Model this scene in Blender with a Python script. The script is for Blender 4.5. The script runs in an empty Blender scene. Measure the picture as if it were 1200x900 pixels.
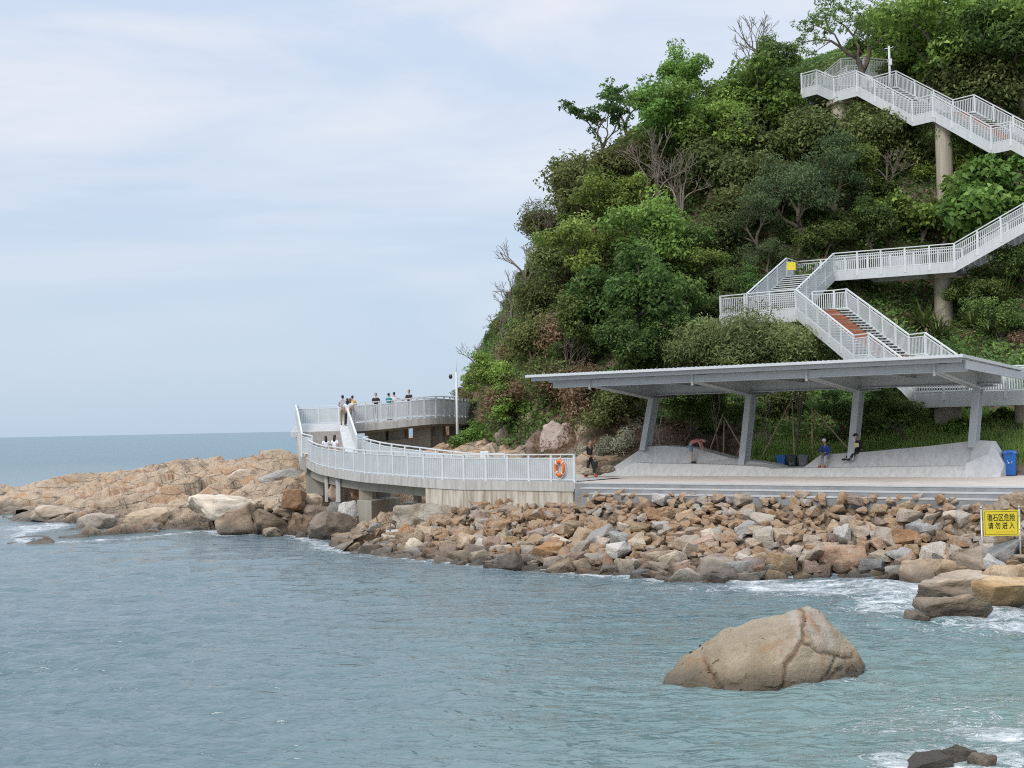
import bpy, bmesh, math, random
import numpy as np
from mathutils import Vector, Matrix, noise as mnoise

S = bpy.context.scene
COL = S.collection
R = math.radians

# ------------------------------------------------------------------ camera
CAM_Z = 6.1
WL = 0.6                                  # water level
FPX = 1500.0
pit = math.atan(50 / FPX); rol = math.atan(0.0205)
_f = Vector((0, math.cos(pit), math.sin(pit)))
_r0 = Vector((1, 0, 0)); _u0 = Vector((0, -math.sin(pit), math.cos(pit)))
_r = _r0 * math.cos(rol) - _u0 * math.sin(rol)
_u = _u0 * math.cos(rol) + _r0 * math.sin(rol)
cd = bpy.data.cameras.new('camera'); cam = bpy.data.objects.new('camera', cd); COL.objects.link(cam)
cd.sensor_width = 36; cd.lens = 45; cd.clip_start = 0.1; cd.clip_end = 30000
M = Matrix((( _r.x, _u.x, -_f.x, 0), (_r.y, _u.y, -_f.y, 0), (_r.z, _u.z, -_f.z, CAM_Z), (0, 0, 0, 1)))
cam.matrix_world = M
S.camera = cam

# ------------------------------------------------------------------ sky and sun
SUN_EL, SUN_AZ = R(41), R(-36)          # azimuth from +Y towards +X (sun is left and a little behind the camera line)
W = bpy.data.worlds.new('World'); S.world = W; W.use_nodes = True
nt = W.node_tree; nt.nodes.clear()
def wn(t, **k):
    n = nt.nodes.new(t)
    for a, b in k.items(): setattr(n, a, b)
    return n
out = wn('ShaderNodeOutputWorld'); bg = wn('ShaderNodeBackground'); bg.inputs['Strength'].default_value = 0.1
sky = wn('ShaderNodeTexSky', sky_type='NISHITA', sun_disc=False); sky.sun_elevation = SUN_EL; sky.sun_rotation = SUN_AZ
sky.air_density = 1.0; sky.dust_density = 2.0; sky.ozone_density = 1.0
tc = wn('ShaderNodeTexCoord'); sep = wn('ShaderNodeSeparateXYZ'); nt.links.new(tc.outputs['Generated'], sep.inputs[0])
mp = wn('ShaderNodeMapping'); mp.inputs['Scale'].default_value = (1.6, 1.6, 7.0); mp.inputs['Location'].default_value = (3.1, 0.4, 0.2)
nt.links.new(tc.outputs['Generated'], mp.inputs[0])
n1 = wn('ShaderNodeTexNoise'); n1.inputs['Scale'].default_value = 1.5; n1.inputs['Detail'].default_value = 7; n1.inputs['Roughness'].default_value = 0.55
n1.inputs['Distortion'].default_value = 0.6
nt.links.new(mp.outputs[0], n1.inputs['Vector'])
cr = wn('ShaderNodeMapRange'); cr.inputs[1].default_value = 0.40; cr.inputs[2].default_value = 0.64
nt.links.new(n1.outputs['Fac'], cr.inputs[0])
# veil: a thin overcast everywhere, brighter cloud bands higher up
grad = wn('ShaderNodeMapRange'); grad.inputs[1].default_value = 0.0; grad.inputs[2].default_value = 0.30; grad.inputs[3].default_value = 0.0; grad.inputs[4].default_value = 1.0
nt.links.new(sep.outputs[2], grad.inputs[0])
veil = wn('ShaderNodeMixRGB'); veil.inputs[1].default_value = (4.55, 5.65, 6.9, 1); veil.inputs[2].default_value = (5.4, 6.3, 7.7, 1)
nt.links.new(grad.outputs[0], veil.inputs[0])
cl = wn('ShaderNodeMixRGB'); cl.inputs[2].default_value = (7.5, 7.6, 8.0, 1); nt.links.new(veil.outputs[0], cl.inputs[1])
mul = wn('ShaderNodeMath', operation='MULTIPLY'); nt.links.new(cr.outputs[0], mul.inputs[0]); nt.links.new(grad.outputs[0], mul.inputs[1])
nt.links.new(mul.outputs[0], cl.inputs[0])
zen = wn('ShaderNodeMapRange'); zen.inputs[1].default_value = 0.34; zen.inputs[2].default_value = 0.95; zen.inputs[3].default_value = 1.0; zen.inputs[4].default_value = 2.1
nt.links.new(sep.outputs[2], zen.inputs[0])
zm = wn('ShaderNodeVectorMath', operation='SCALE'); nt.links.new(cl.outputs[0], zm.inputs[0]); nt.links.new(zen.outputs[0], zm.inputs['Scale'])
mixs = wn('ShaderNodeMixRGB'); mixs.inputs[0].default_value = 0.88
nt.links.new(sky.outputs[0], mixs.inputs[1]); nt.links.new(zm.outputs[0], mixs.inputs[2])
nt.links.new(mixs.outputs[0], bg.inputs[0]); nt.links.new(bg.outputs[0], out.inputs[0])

sd = bpy.data.lights.new('sun', 'SUN'); sd.energy = 1.5; sd.angle = R(20); sd.color = (1.0, 0.95, 0.88)
sun = bpy.data.objects.new('sun', sd); COL.objects.link(sun)
sdir = Vector((math.sin(SUN_AZ) * math.cos(SUN_EL), math.cos(SUN_AZ) * math.cos(SUN_EL) * -1, math.sin(SUN_EL)))
sky.sun_rotation = math.atan2(sdir.x, sdir.y)
sun.rotation_euler = sdir.to_track_quat('Z', 'Y').to_euler()
S.view_settings.view_transform = 'Standard'; S.view_settings.look = 'None'; S.view_settings.exposure = 0.30
S.view_settings.gamma = 1.0; S.view_settings.use_curve_mapping = False
S.cycles.use_denoising = False; S.cycles.sample_clamp_indirect = 4.0; S.cycles.filter_width = 1.1; S.cycles.max_bounces = 6; S.cycles.transparent_max_bounces = 4

# ------------------------------------------------------------------ helpers
def P(px, py, Y):
    """world point seen at photo pixel (px,py) at world depth Y"""
    d = _f * FPX + _r * (px - 600) - _u * (py - 450)
    return Vector((0, 0, CAM_Z)) + d * (Y / d.y)
def G(px, py, z):
    d = _f * FPX + _r * (px - 600) - _u * (py - 450)
    return Vector((0, 0, CAM_Z)) + d * ((z - CAM_Z) / d.z)
def XZ(px, Y, z):
    """point of height z above the column of ground seen at pixel column px, depth Y"""
    p = P(px, 500, Y); p = P(px + 0.0205 * ((6.1 + 0 - z) * FPX / Y) * -1, 500, Y)
    return Vector((p.x, Y, z))

def tag(o, label=None, cat=None, group=None, kind=None):
    if label: o['label'] = label
    if cat: o['category'] = cat
    if group: o['group'] = group
    if kind: o['kind'] = kind
    return o
def link(name, mesh, parent=None, loc=None):
    o = bpy.data.objects.new(name, mesh); COL.objects.link(o)
    if parent: o.parent = parent
    if loc is not None: o.location = loc
    return o
def empty(name, loc=(0, 0, 0), rz=0.0, **k):
    o = bpy.data.objects.new(name, None); COL.objects.link(o); o.location = loc; o.rotation_euler = (0, 0, rz)
    o.empty_display_size = 0.3
    return tag(o, **k)
def copy_tree(o, parent=None):
    c = o.copy(); COL.objects.link(c)
    if parent: c.parent = parent
    for ch in o.children: copy_tree(ch, c)
    return c

class MB:
    def __init__(s): s.v = []; s.f = []
    def add(s, vs, fs):
        b = len(s.v); s.v += [tuple(v) for v in vs]; s.f += [tuple(i + b for i in f) for f in fs]
    def hexa(s, lo, hi):
        s.add(list(lo) + list(hi), [(3, 2, 1, 0), (4, 5, 6, 7), (0, 1, 5, 4), (1, 2, 6, 5), (2, 3, 7, 6), (3, 0, 4, 7)])
    def box(s, c, size, ax=None):
        x, y, z = [v / 2 for v in size]; c = Vector(c)
        X, Y_, Z = ax if ax else (Vector((1, 0, 0)), Vector((0, 1, 0)), Vector((0, 0, 1)))
        q = lambda a, b, d: c + X * a * x + Y_ * b * y + Z * d * z
        s.hexa([q(-1, -1, -1), q(1, -1, -1), q(1, 1, -1), q(-1, 1, -1)], [q(-1, -1, 1), q(1, -1, 1), q(1, 1, 1), q(-1, 1, 1)])
    def bar(s, p, q, w, h, up=Vector((0, 0, 1))):
        p = Vector(p); q = Vector(q); d = (q - p)
        if d.length < 1e-6: return
        d.normalize(); sd_ = d.cross(up)
        if sd_.length < 1e-4: sd_ = d.cross(Vector((0, 1, 0)))
        sd_.normalize(); u2 = sd_.cross(d)
        a = sd_ * (w / 2); b = u2 * (h / 2)
        s.hexa([p - a - b, p + a - b, p + a + b, p - a + b], [q - a - b, q + a - b, q + a + b, q - a + b])
    def tube(s, pts, rad, n=8, cap=True):
        pts = [Vector(p) for p in pts]; k = len(pts)
        if not hasattr(rad, '__len__'): rad = [rad] * k
        base = len(s.v); prev = None
        for i, p in enumerate(pts):
            d = (pts[min(i + 1, k - 1)] - pts[max(i - 1, 0)])
            if d.length < 1e-9: d = Vector((0, 0, 1))
            d.normalize()
            if prev is None:
                a = d.orthogonal().normalized()
            else:
                a = prev - d * prev.dot(d)
                a = a.normalized() if a.length > 1e-5 else d.orthogonal().normalized()
            prev = a; b = d.cross(a)
            for j in range(n):
                t = 2 * math.pi * j / n
                s.v.append(tuple(p + (a * math.cos(t) + b * math.sin(t)) * rad[i]))
        for i in range(k - 1):
            for j in range(n):
                s.f.append((base + i * n + j, base + i * n + (j + 1) % n, base + (i + 1) * n + (j + 1) % n, base + (i + 1) * n + j))
        if cap:
            s.f.append(tuple(base + j for j in reversed(range(n)))); s.f.append(tuple(base + (k - 1) * n + j for j in range(n)))
    def loft(s, rings, cap=True):
        n = len(rings[0]); base = len(s.v)
        for r_ in rings: s.v += [tuple(p) for p in r_]
        for i in range(len(rings) - 1):
            for j in range(n):
                s.f.append((base + i * n + j, base + i * n + (j + 1) % n, base + (i + 1) * n + (j + 1) % n, base + (i + 1) * n + j))
        if cap:
            s.f.append(tuple(base + j for j in reversed(range(n)))); s.f.append(tuple(base + (len(rings) - 1) * n + j for j in range(n)))
    def mesh(s, name, mat, smooth=False):
        m = bpy.data.meshes.new(name); m.from_pydata(s.v, [], s.f); m.update()
        if mat: m.materials.append(mat)
        if smooth: m.polygons.foreach_set('use_smooth', [True] * len(m.polygons))
        return m
    def build(s, name, mat, parent=None, smooth=False, bevel=0.0):
        o = link(name, s.mesh(name, mat, smooth), parent)
        if bevel:
            b = o.modifiers.new('bevel', 'BEVEL'); b.width = bevel; b.segments = 2; b.limit_method = 'ANGLE'
        return o

def np_mesh(name, V, F, mat=None, smooth=False, attrs=None):
    V = np.asarray(V, np.float32); F = np.asarray(F, np.int32); k = F.shape[1]
    m = bpy.data.meshes.new(name); m.vertices.add(len(V)); m.vertices.foreach_set('co', V.ravel())
    m.loops.add(F.size); m.loops.foreach_set('vertex_index', F.ravel())
    m.polygons.add(len(F)); m.polygons.foreach_set('loop_start', np.arange(0, F.size, k, dtype=np.int32))
    m.polygons.foreach_set('loop_total', np.full(len(F), k, np.int32))
    if smooth: m.polygons.foreach_set('use_smooth', np.ones(len(F), bool))
    m.update(calc_edges=True)
    for an, av in (attrs or {}).items():
        a = m.attributes.new(an, 'FLOAT', 'POINT'); a.data.foreach_set('value', np.asarray(av, np.float32))
    if mat: m.materials.append(mat)
    return m

# ------------------------------------------------------------------ materials
def nodes(name):
    m = bpy.data.materials.new(name); m.use_nodes = True
    n = m.node_tree.nodes; b = n['Principled BSDF']
    return m, m.node_tree, n, b
def ramp(t, stops):
    r_ = t.nodes.new('ShaderNodeValToRGB'); e = r_.color_ramp.elements
    while len(e) < len(stops): e.new(0.5)
    for el, (p, c) in zip(e, stops): el.position = p; el.color = (*c, 1)
    return r_
def coords(t, obj=True, scale=1.0, rand=False):
    if obj:
        c = t.nodes.new('ShaderNodeTexCoord'); o = c.outputs['Object']
    else:
        c = t.nodes.new('ShaderNodeNewGeometry'); o = c.outputs['Position']
    if rand:
        oi = t.nodes.new('ShaderNodeObjectInfo'); a = t.nodes.new('ShaderNodeVectorMath'); a.operation = 'ADD'
        s_ = t.nodes.new('ShaderNodeMath'); s_.operation = 'MULTIPLY'; s_.inputs[1].default_value = 40
        t.links.new(oi.outputs['Random'], s_.inputs[0]); t.links.new(o, a.inputs[0]); t.links.new(s_.outputs[0], a.inputs[1]); o = a.outputs[0]
    return o
def noise(t, vec, scale, detail=5, rough=0.6, dist=0.0):
    n = t.nodes.new('ShaderNodeTexNoise'); n.inputs['Scale'].default_value = scale; n.inputs['Detail'].default_value = detail
    n.inputs['Roughness'].default_value = rough; n.inputs['Distortion'].default_value = dist
    t.links.new(vec, n.inputs['Vector']); return n.outputs['Fac']
def vmap(t, vec, scale):
    m = t.nodes.new('ShaderNodeMapping'); m.inputs['Scale'].default_value = scale; t.links.new(vec, m.inputs[0]); return m.outputs[0]
def mixc(t, fac, a, b, blend='MIX'):
    m = t.nodes.new('ShaderNodeMixRGB'); m.blend_type = blend
    for i, v in ((0, fac), (1, a), (2, b)):
        if isinstance(v, (int, float)): m.inputs[i].default_value = v
        elif isinstance(v, tuple): m.inputs[i].default_value = (*v, 1)
        else: t.links.new(v, m.inputs[i])
    return m.outputs[0]
def mrange(t, v, a, b, c=0.0, d=1.0):
    m = t.nodes.new('ShaderNodeMapRange'); t.links.new(v, m.inputs[0])
    for i, x in enumerate((a, b, c, d)): m.inputs[i + 1].default_value = x
    return m.outputs[0]
def math_(t, op, a, b):
    m = t.nodes.new('ShaderNodeMath'); m.operation = op
    for i, v in ((0, a), (1, b)):
        if isinstance(v, (int, float)): m.inputs[i].default_value = v
        else: t.links.new(v, m.inputs[i])
    return m.outputs[0]
def bump(t, b, h, strength=0.4, dist=0.05):
    n = t.nodes.new('ShaderNodeBump'); n.inputs['Strength'].default_value = strength; n.inputs['Distance'].default_value = dist
    t.links.new(h, n.inputs['Height']); t.links.new(n.outputs[0], b.inputs['Normal'])

def plain(name, col, rough=0.5, var=0.12, scale=3.0, metal=0.0, bmp=0.0, world=False):
    m, t, n, b = nodes(name)
    v = coords(t, not world); f = noise(t, v, scale, 6)
    lo = tuple(c * (1 - var) for c in col); hi = tuple(min(1, c * (1 + var)) for c in col)
    r_ = ramp(t, [(0.3, lo), (0.7, hi)]); t.links.new(f, r_.inputs[0]); t.links.new(r_.outputs[0], b.inputs['Base Color'])
    b.inputs['Roughness'].default_value = rough; b.inputs['Metallic'].default_value = metal
    if bmp: bump(t, b, noise(t, v, scale * 8, 4), bmp, 0.02)
    return m
def paint_weather(name, col, streak, amt=0.35):
    """painted steel or concrete with vertical run-off streaks"""
    m, t, n, b = nodes(name)
    v = coords(t, False); f = noise(t, vmap(t, v, (5, 5, 0.5)), 1.0, 6, 0.65); g = noise(t, v, 0.8, 5)
    r_ = ramp(t, [(0.42, (0, 0, 0)), (0.64, (1, 1, 1))]); t.links.new(f, r_.inputs[0])
    base = mixc(t, g, tuple(c * 0.9 for c in col), tuple(min(1, c * 1.08) for c in col))
    k = math_(t, 'MULTIPLY', r_.outputs[0], amt)
    t.links.new(mixc(t, k, base, streak), b.inputs['Base Color']); b.inputs['Roughness'].default_value = 0.55
    bump(t, b, noise(t, v, 9, 5), 0.12, 0.02)
    return m
def rock_mat(name, cols, world=False, rand=True, scale=1.0, crack=0.5, strata=False):
    m, t, n, b = nodes(name)
    v = coords(t, not world, rand=(rand and not world)); gp = coords(t, False)
    f = noise(t, v, 1.3 * scale, 8, 0.62, 0.4)
    k = len(cols); r_ = ramp(t, [(0.3 + 0.4 * i / (k - 1), c) for i, c in enumerate(cols)]); t.links.new(f, r_.inputs[0])
    c = r_.outputs[0]
    if rand and not world:
        oi = t.nodes.new('ShaderNodeObjectInfo'); hv = t.nodes.new('ShaderNodeHueSaturation')
        t.links.new(mrange(t, oi.outputs['Random'], 0, 1, 0.72, 1.25), hv.inputs['Value'])
        t.links.new(mrange(t, math_(t, 'FRACT', math_(t, 'MULTIPLY', oi.outputs['Random'], 7.3), 0.0), 0, 1, 0.7, 1.15), hv.inputs['Saturation'])
        t.links.new(c, hv.inputs['Color']); c = hv.outputs[0]
    fine = noise(t, v, 14 * scale, 6, 0.7)
    c = mixc(t, 0.55, c, mixc(t, fine, (0.38, 0.36, 0.33), (1.6, 1.6, 1.6)), 'MULTIPLY')
    vv = vmap(t, v, (1, 1, 2.6) if strata else (1, 1, 1))
    dist = t.nodes.new('ShaderNodeVectorMath'); dist.operation = 'ADD'
    nz = t.nodes.new('ShaderNodeTexNoise'); nz.inputs['Scale'].default_value = 1.5 * scale; t.links.new(v, nz.inputs['Vector'])
    t.links.new(vv, dist.inputs[0]); t.links.new(nz.outputs['Color'], dist.inputs[1])
    vo = t.nodes.new('ShaderNodeTexVoronoi'); vo.feature = 'DISTANCE_TO_EDGE'; vo.inputs['Scale'].default_value = 0.9 * scale
    t.links.new(dist.outputs[0], vo.inputs['Vector'])
    cr_ = mrange(t, vo.outputs['Distance'], 0.0, 0.035, 1, 0)
    c = mixc(t, math_(t, 'MULTIPLY', cr_, crack), c, (0.05, 0.04, 0.03))
    # algae and wet band close to the water
    sx = t.nodes.new('ShaderNodeSeparateXYZ'); t.links.new(gp, sx.inputs[0])
    wet = mrange(t, math_(t, 'ADD', sx.outputs[2], math_(t, 'MULTIPLY', noise(t, gp, 1.2, 4), -0.9)), -0.35 + WL, 0.25 + WL, 1, 0)
    c = mixc(t, math_(t, 'MULTIPLY', wet, 0.8), c, (0.05, 0.042, 0.03))
    t.links.new(c, b.inputs['Base Color'])
    t.links.new(mrange(t, wet, 0, 1, 0.85, 0.35), b.inputs['Roughness'])
    h = math_(t, 'ADD', noise(t, v, 5 * scale, 9, 0.7), math_(t, 'MULTIPLY', cr_, -0.5 * crack))
    bump(t, b, h, 0.95, 0.16 / scale)
    return m
def leaf_mat(name, a, b_, c_, trans=0.3):
    m, t, n, b = nodes(name)
    at = t.nodes.new('ShaderNodeAttribute'); at.attribute_name = 'tint'
    r_ = ramp(t, [(0.0, a), (0.55, b_), (1.0, c_)]); t.links.new(at.outputs['Fac'], r_.inputs[0])
    oi = t.nodes.new('ShaderNodeObjectInfo'); hv = t.nodes.new('ShaderNodeHueSaturation')
    t.links.new(mrange(t, oi.outputs['Random'], 0, 1, 0.462, 0.506), hv.inputs['Hue'])
    t.links.new(mrange(t, math_(t, 'FRACT', math_(t, 'MULTIPLY', oi.outputs['Random'], 5.7), 0.0), 0, 1, 0.75, 1.25), hv.inputs['Value'])
    hv.inputs['Saturation'].default_value = 0.92
    t.links.new(r_.outputs[0], hv.inputs['Color'])
    t.links.new(hv.outputs[0], b.inputs['Base Color']); b.inputs['Roughness'].default_value = 0.6
    b.inputs['Specular IOR Level'].default_value = 0.25
    tr = t.nodes.new('ShaderNodeBsdfTranslucent'); trans = max(trans, 0.38); t.links.new(hv.outputs[0], tr.inputs[0])
    mx = t.nodes.new('ShaderNodeMixShader'); mx.inputs[0].default_value = trans
    o = n['Material Output']; t.links.new(b.outputs[0], mx.inputs[1]); t.links.new(tr.outputs[0], mx.inputs[2]); t.links.new(mx.outputs[0], o.inputs[0])
    return m

MT = {}
MT['steel'] = paint_weather('painted_steel', (0.56, 0.59, 0.60), (0.36, 0.36, 0.35), 0.30)
MT['rail'] = plain('rail_paint', (0.62, 0.65, 0.66), 0.4, 0.06, 1.5, world=True)
MT['bal'] = plain('baluster_paint', (0.50, 0.53, 0.54), 0.45, 0.08, 1.5, world=True)
MT['roofsteel'] = paint_weather('shelter_steel', (0.46, 0.49, 0.51), (0.34, 0.35, 0.36), 0.3)
MT['roofsheet'] = plain('roof_sheet', (0.56, 0.59, 0.61), 0.45, 0.08, 1.0, world=True)
MT['conc'] = paint_weather('grey_concrete', (0.55, 0.55, 0.54), (0.36, 0.36, 0.355), 0.5)
MT['concwarm'] = paint_weather('warm_concrete', (0.42, 0.37, 0.29), (0.26, 0.22, 0.16), 0.5)
MT['concwall'] = paint_weather('streaked_concrete', (0.56, 0.52, 0.45), (0.25, 0.20, 0.135), 0.85)
MT['edge'] = paint_weather('deck_edge_concrete', (0.50, 0.49, 0.465), (0.28, 0.265, 0.235), 0.6)
MT['pier'] = paint_weather('pier_concrete', (0.34, 0.32, 0.27), (0.2, 0.19, 0.15), 0.5)
MT['deck'] = plain('deck_boards', (0.46, 0.46, 0.45), 0.7, 0.1, 2.0, bmp=0.2, world=True)
MT['paving'] = plain('plaza_paving', (0.54, 0.475, 0.42), 0.8, 0.14, 1.2, bmp=0.15, world=True)
MT['step'] = plain('step_stone', (0.235, 0.24, 0.245), 0.8, 0.2, 1.4, bmp=0.2, world=True)
MT['nosing'] = plain('step_nosing', (0.46, 0.46, 0.45), 0.7, 0.1, 2.0, world=True)
MT['redtread'] = plain('red_brown_tread', (0.32, 0.12, 0.06), 0.7, 0.2, 3.0, world=True)
MT['tread'] = plain('grey_tread', (0.52, 0.53, 0.53), 0.6, 0.1, 3.0, world=True)
MT['wood'] = plain('stake_wood', (0.46, 0.36, 0.24), 0.8, 0.25, 6.0, bmp=0.2)
MT['bark'] = plain('bark', (0.13, 0.105, 0.08), 0.9, 0.35, 4.0, bmp=0.4)
MT['barkpale'] = plain('pale_bark', (0.40, 0.36, 0.30), 0.9, 0.25, 4.0, bmp=0.3)
MT['twig'] = plain('grey_twigs', (0.20, 0.165, 0.135), 0.9, 0.3, 3.0)
MT['twigbrown'] = plain('brown_twigs', (0.17, 0.12, 0.08), 0.9, 0.3, 3.0)
MT['soil'] = None

# ------------------------------------------------------------------ place: frame of the plaza and shelter
PZ = 3.6                                            # plaza level
TH = R(35)
U = Vector((math.cos(TH), -math.sin(TH), 0)); V = Vector((math.sin(TH), math.cos(TH), 0)); ZUP = Vector((0, 0, 1))
A0 = G(673, 564.7, PZ)
def uv(u, v, z=0.0): 
    p = A0 + U * u + V * v; return Vector((p.x, p.y, PZ + z))

def rbf(pts, smooth=0.0):
    """thin-plate height field through scattered points"""
    p = np.array([(a.x, a.y) for a in pts]); z = np.array([a.z for a in pts]); n = len(p)
    d2 = ((p[:, None] - p[None]) ** 2).sum(-1); K = 0.5 * d2 * np.log(d2 + 1e-9); K += np.eye(n) * smooth
    A = np.zeros((n + 3, n + 3)); A[:n, :n] = K; A[:n, n] = 1; A[:n, n + 1:] = p; A[n, :n] = 1; A[n + 1:, :n] = p.T
    w = np.linalg.solve(A, np.concatenate([z, np.zeros(3)]))
    def h(x, y):
        x = np.asarray(x, float); y = np.asarray(y, float); sh = x.shape; q = np.stack([x.ravel(), y.ravel()], 1); o = np.empty(len(q))
        for i in range(0, len(q), 20000):
            d = ((q[i:i + 20000, None] - p[None]) ** 2).sum(-1)
            o[i:i + 20000] = (0.5 * d * np.log(d + 1e-9)) @ w[:n] + w[n] + q[i:i + 20000] @ w[n + 1:]
        return o.reshape(sh)
    return h

def vec(x, y, z): return Vector((x, y, z))
hill_pts = [P(545, 522, 86), P(562, 455, 87), P(585, 405, 88), P(625, 330, 91), P(662, 255, 94), P(705, 190, 97), P(765, 150, 99), P(850, 115, 101),
            P(930, 85, 103), P(1010, 60, 105), P(1120, 20, 108), P(1260, -30, 110),
            P(600, 470, 79), P(640, 440, 78), P(610, 520, 75), P(650, 525, 71.5), P(690, 520, 70), P(700, 480, 72), P(740, 505, 69.5), P(720, 430, 75),
            P(690, 380, 80), P(760, 400, 76), P(800, 330, 81), P(840, 400, 77), P(720, 290, 87), P(860, 260, 85), P(900, 175, 90),
            P(950, 240, 84), P(1000, 145, 90), P(1105, 205, 82.5), P(1200, 190, 80), P(1060, 290, 79.5), P(1107, 387, 75), P(1200, 330, 74), P(1000, 390, 73.5),
            P(1060, 455, 66), P(960, 470, 68.5), P(880, 470, 69), P(1200, 440, 65), P(1290, 400, 65),
            uv(-5, 10, 0.6), uv(-1, 11, 0.9), uv(4, 10.5, 0.6), uv(8, 10.3, 0.7), uv(12, 10.3, 0.9), uv(16, 10.3, 1.1), uv(21, 10.3, 1.2), uv(27, 10.3, 1.2),
            uv(17.5, 8.4, -.3), uv(22, 8.4, -.3), uv(28, 8.4, -.3), uv(33, 8.4, -.3), uv(8, 13, 1.3), uv(13, 13, 1.7), uv(19, 13, 1.9), uv(27, 13, 2.2),
            uv(-4, 5, -0.5), uv(4, 5, -0.5), uv(12, 5, -0.5), uv(20, 5, -0.5), uv(28, 5, -0.5),
            vec(-6, 96, 4.5), vec(-3, 105, 6), vec(2, 112, 12), vec(10, 118, 20), vec(22, 122, 26), vec(40, 124, 33), vec(58, 118, 38), vec(58, 98, 36), vec(55, 78, 24), vec(48, 60, 9)]
hill_h = rbf(hill_pts, 0.5)
def hz(x, y): return float(hill_h(np.array([x]), np.array([y]))[0])
def hill_hit(px, py, y0=60, y1=115):
    ys = np.arange(y0, y1, 0.25); a = P(px, py, 1.0); d = (a - Vector((0, 0, CAM_Z)))
    xs = d.x * ys; zs = CAM_Z + d.z * ys; hh = hill_h(xs, ys); k = np.where(hh >= zs)[0]
    if len(k) == 0:
        i = int(np.argmin(zs - hh)); return Vector((xs[i], ys[i], hh[i]))
    return Vector((xs[k[0]], ys[k[0]], hh[k[0]]))

def fbm(x, y, z=0.0, o=5, sc=1.0):
    out_ = 0; a = 1.0; s_ = sc
    for i in range(o):
        out_ += a * mnoise.noise(Vector((x * s_, y * s_, z * s_ + 7.3 * i))); a *= 0.5; s_ *= 2.03
    return out_

# ------------------------------------------------------------------ hill ground
m, t, n, b = nodes('hill_ground'); gp = coords(t, False)
f1 = noise(t, gp, 0.35, 6, 0.6); f2 = noise(t, gp, 2.2, 8, 0.7)
soil = ramp(t, [(0.3, (0.07, 0.05, 0.03)), (0.5, (0.16, 0.10, 0.06)), (0.7, (0.27, 0.18, 0.12))]); t.links.new(f2, soil.inputs[0])
rock_ = ramp(t, [(0.3, (0.15, 0.10, 0.075)), (0.6, (0.33, 0.24, 0.19)), (0.75, (0.42, 0.36, 0.3))]); t.links.new(noise(t, gp, 1.3, 9, 0.7, 0.7), rock_.inputs[0])
c = mixc(t, mrange(t, f1, 0.42, 0.58), soil.outputs[0], rock_.outputs[0])
grs = ramp(t, [(0.3, (0.03, 0.045, 0.015)), (0.7, (0.08, 0.09, 0.035))]); t.links.new(f2, grs.inputs[0])
c = mixc(t, mrange(t, noise(t, gp, 0.9, 5), 0.48, 0.6), c, grs.outputs[0])
t.links.new(c, b.inputs['Base Color']); b.inputs['Roughness'].default_value = 0.95
bump(t, b, noise(t, gp, 3, 8, 0.75), 0.9, 0.3); MT['soil'] = m
xs = np.arange(-9, 62, 0.4); ys = np.arange(42, 128, 0.4); XX, YY = np.meshgrid(xs, ys)
HH = hill_h(XX, YY)
nzv = np.array([fbm(x, y, 0, 4, 0.45) for x, y in zip(XX.ravel(), YY.ravel())]).reshape(XX.shape)
uvx = (XX - A0.x) * U.x + (YY - A0.y) * U.y; uvy = (XX - A0.x) * V.x + (YY - A0.y) * V.y
amp = np.clip((uvy - 9.5) / 3, 0, 1) * 0.45
ck = np.exp(-(((XX - 4.0) / 5.5) ** 2 + ((YY - 73) / 5.0) ** 2)) * 0.55     # rougher where the cliff is bare
HH = HH + nzv * (amp + ck)
idx = np.arange(XX.size).reshape(XX.shape)
keep = (uvy > 6.6) & ~((uvx < -5) & (uvy < 8))
kf = keep[:-1, :-1] & keep[1:, 1:] & keep[:-1, 1:] & keep[1:, :-1]
Fq = np.stack([idx[:-1, :-1], idx[:-1, 1:], idx[1:, 1:], idx[1:, :-1]], -1)[kf]
hill = link('hill', np_mesh('hill', np.stack([XX, YY, HH], -1).reshape(-1, 3), Fq, MT['soil'], True)); tag(hill, kind='structure')

# ------------------------------------------------------------------ rock shelf on the left (headland) and bank under the rip-rap
def W0(px, py): return G(px, py, WL)
shore_px = [(-260, 640), (-120, 632), (0, 606), (45, 604), (70, 612), (60, 618), (20, 626), (30, 636), (110, 634), (180, 628), (245, 622), (262, 627), (300, 626), (345, 627), (372, 636), (400, 646), (450, 651), (500, 656), (560, 662),
            (620, 667), (680, 671), (740, 676), (780, 680), (830, 679), (880, 681), (930, 674), (990, 672), (1050, 676), (1110, 684), (1160, 690), (1240, 700)]
SHORE = [W0(*p) for p in shore_px]
rk = [rock_mat('headland_rock', [(0.16, 0.125, 0.095), (0.44, 0.34, 0.245), (0.54, 0.42, 0.30), (0.47, 0.29, 0.165), (0.50, 0.46, 0.40)], True, False, 0.5, 0.4, True)][0]
sh_pts = [P(-120, 590, 106.2), P(0, 582, 97.2), P(60, 573, 97.2), P(150, 557, 97.2), P(200, 548, 98.1), P(260, 537, 99.0), P(330, 531, 99.0), P(380, 528, 100.4), P(440, 522, 96.7), P(500, 519, 100.0), P(545, 515, 96.0),
          P(-40, 600, 90.9), P(20, 597, 90.0), P(90, 590, 86.4), P(160, 577, 88.2), P(120, 605, 79.2), P(200, 592, 81.0), P(260, 565, 85.5), P(330, 560, 82.8), P(210, 607, 75.6), P(150, 618, 73.8), P(90, 622, 73.8),
          P(300, 590, 77.4), P(345, 575, 75.6), P(380, 580, 78.0), P(400, 605, 72.0), P(440, 600, 70.0), P(470, 590, 67.0), P(520, 545, 72.0), P(580, 545, 70.0), P(640, 548, 68.0), P(480, 535, 80.0),
          vec(-60, 130, -1.5), vec(-30, 135, -1.0), vec(-10, 132, 0.5), vec(8, 125, 2), vec(-75, 105, -1.2), vec(-55, 96, -1.2)]
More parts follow.
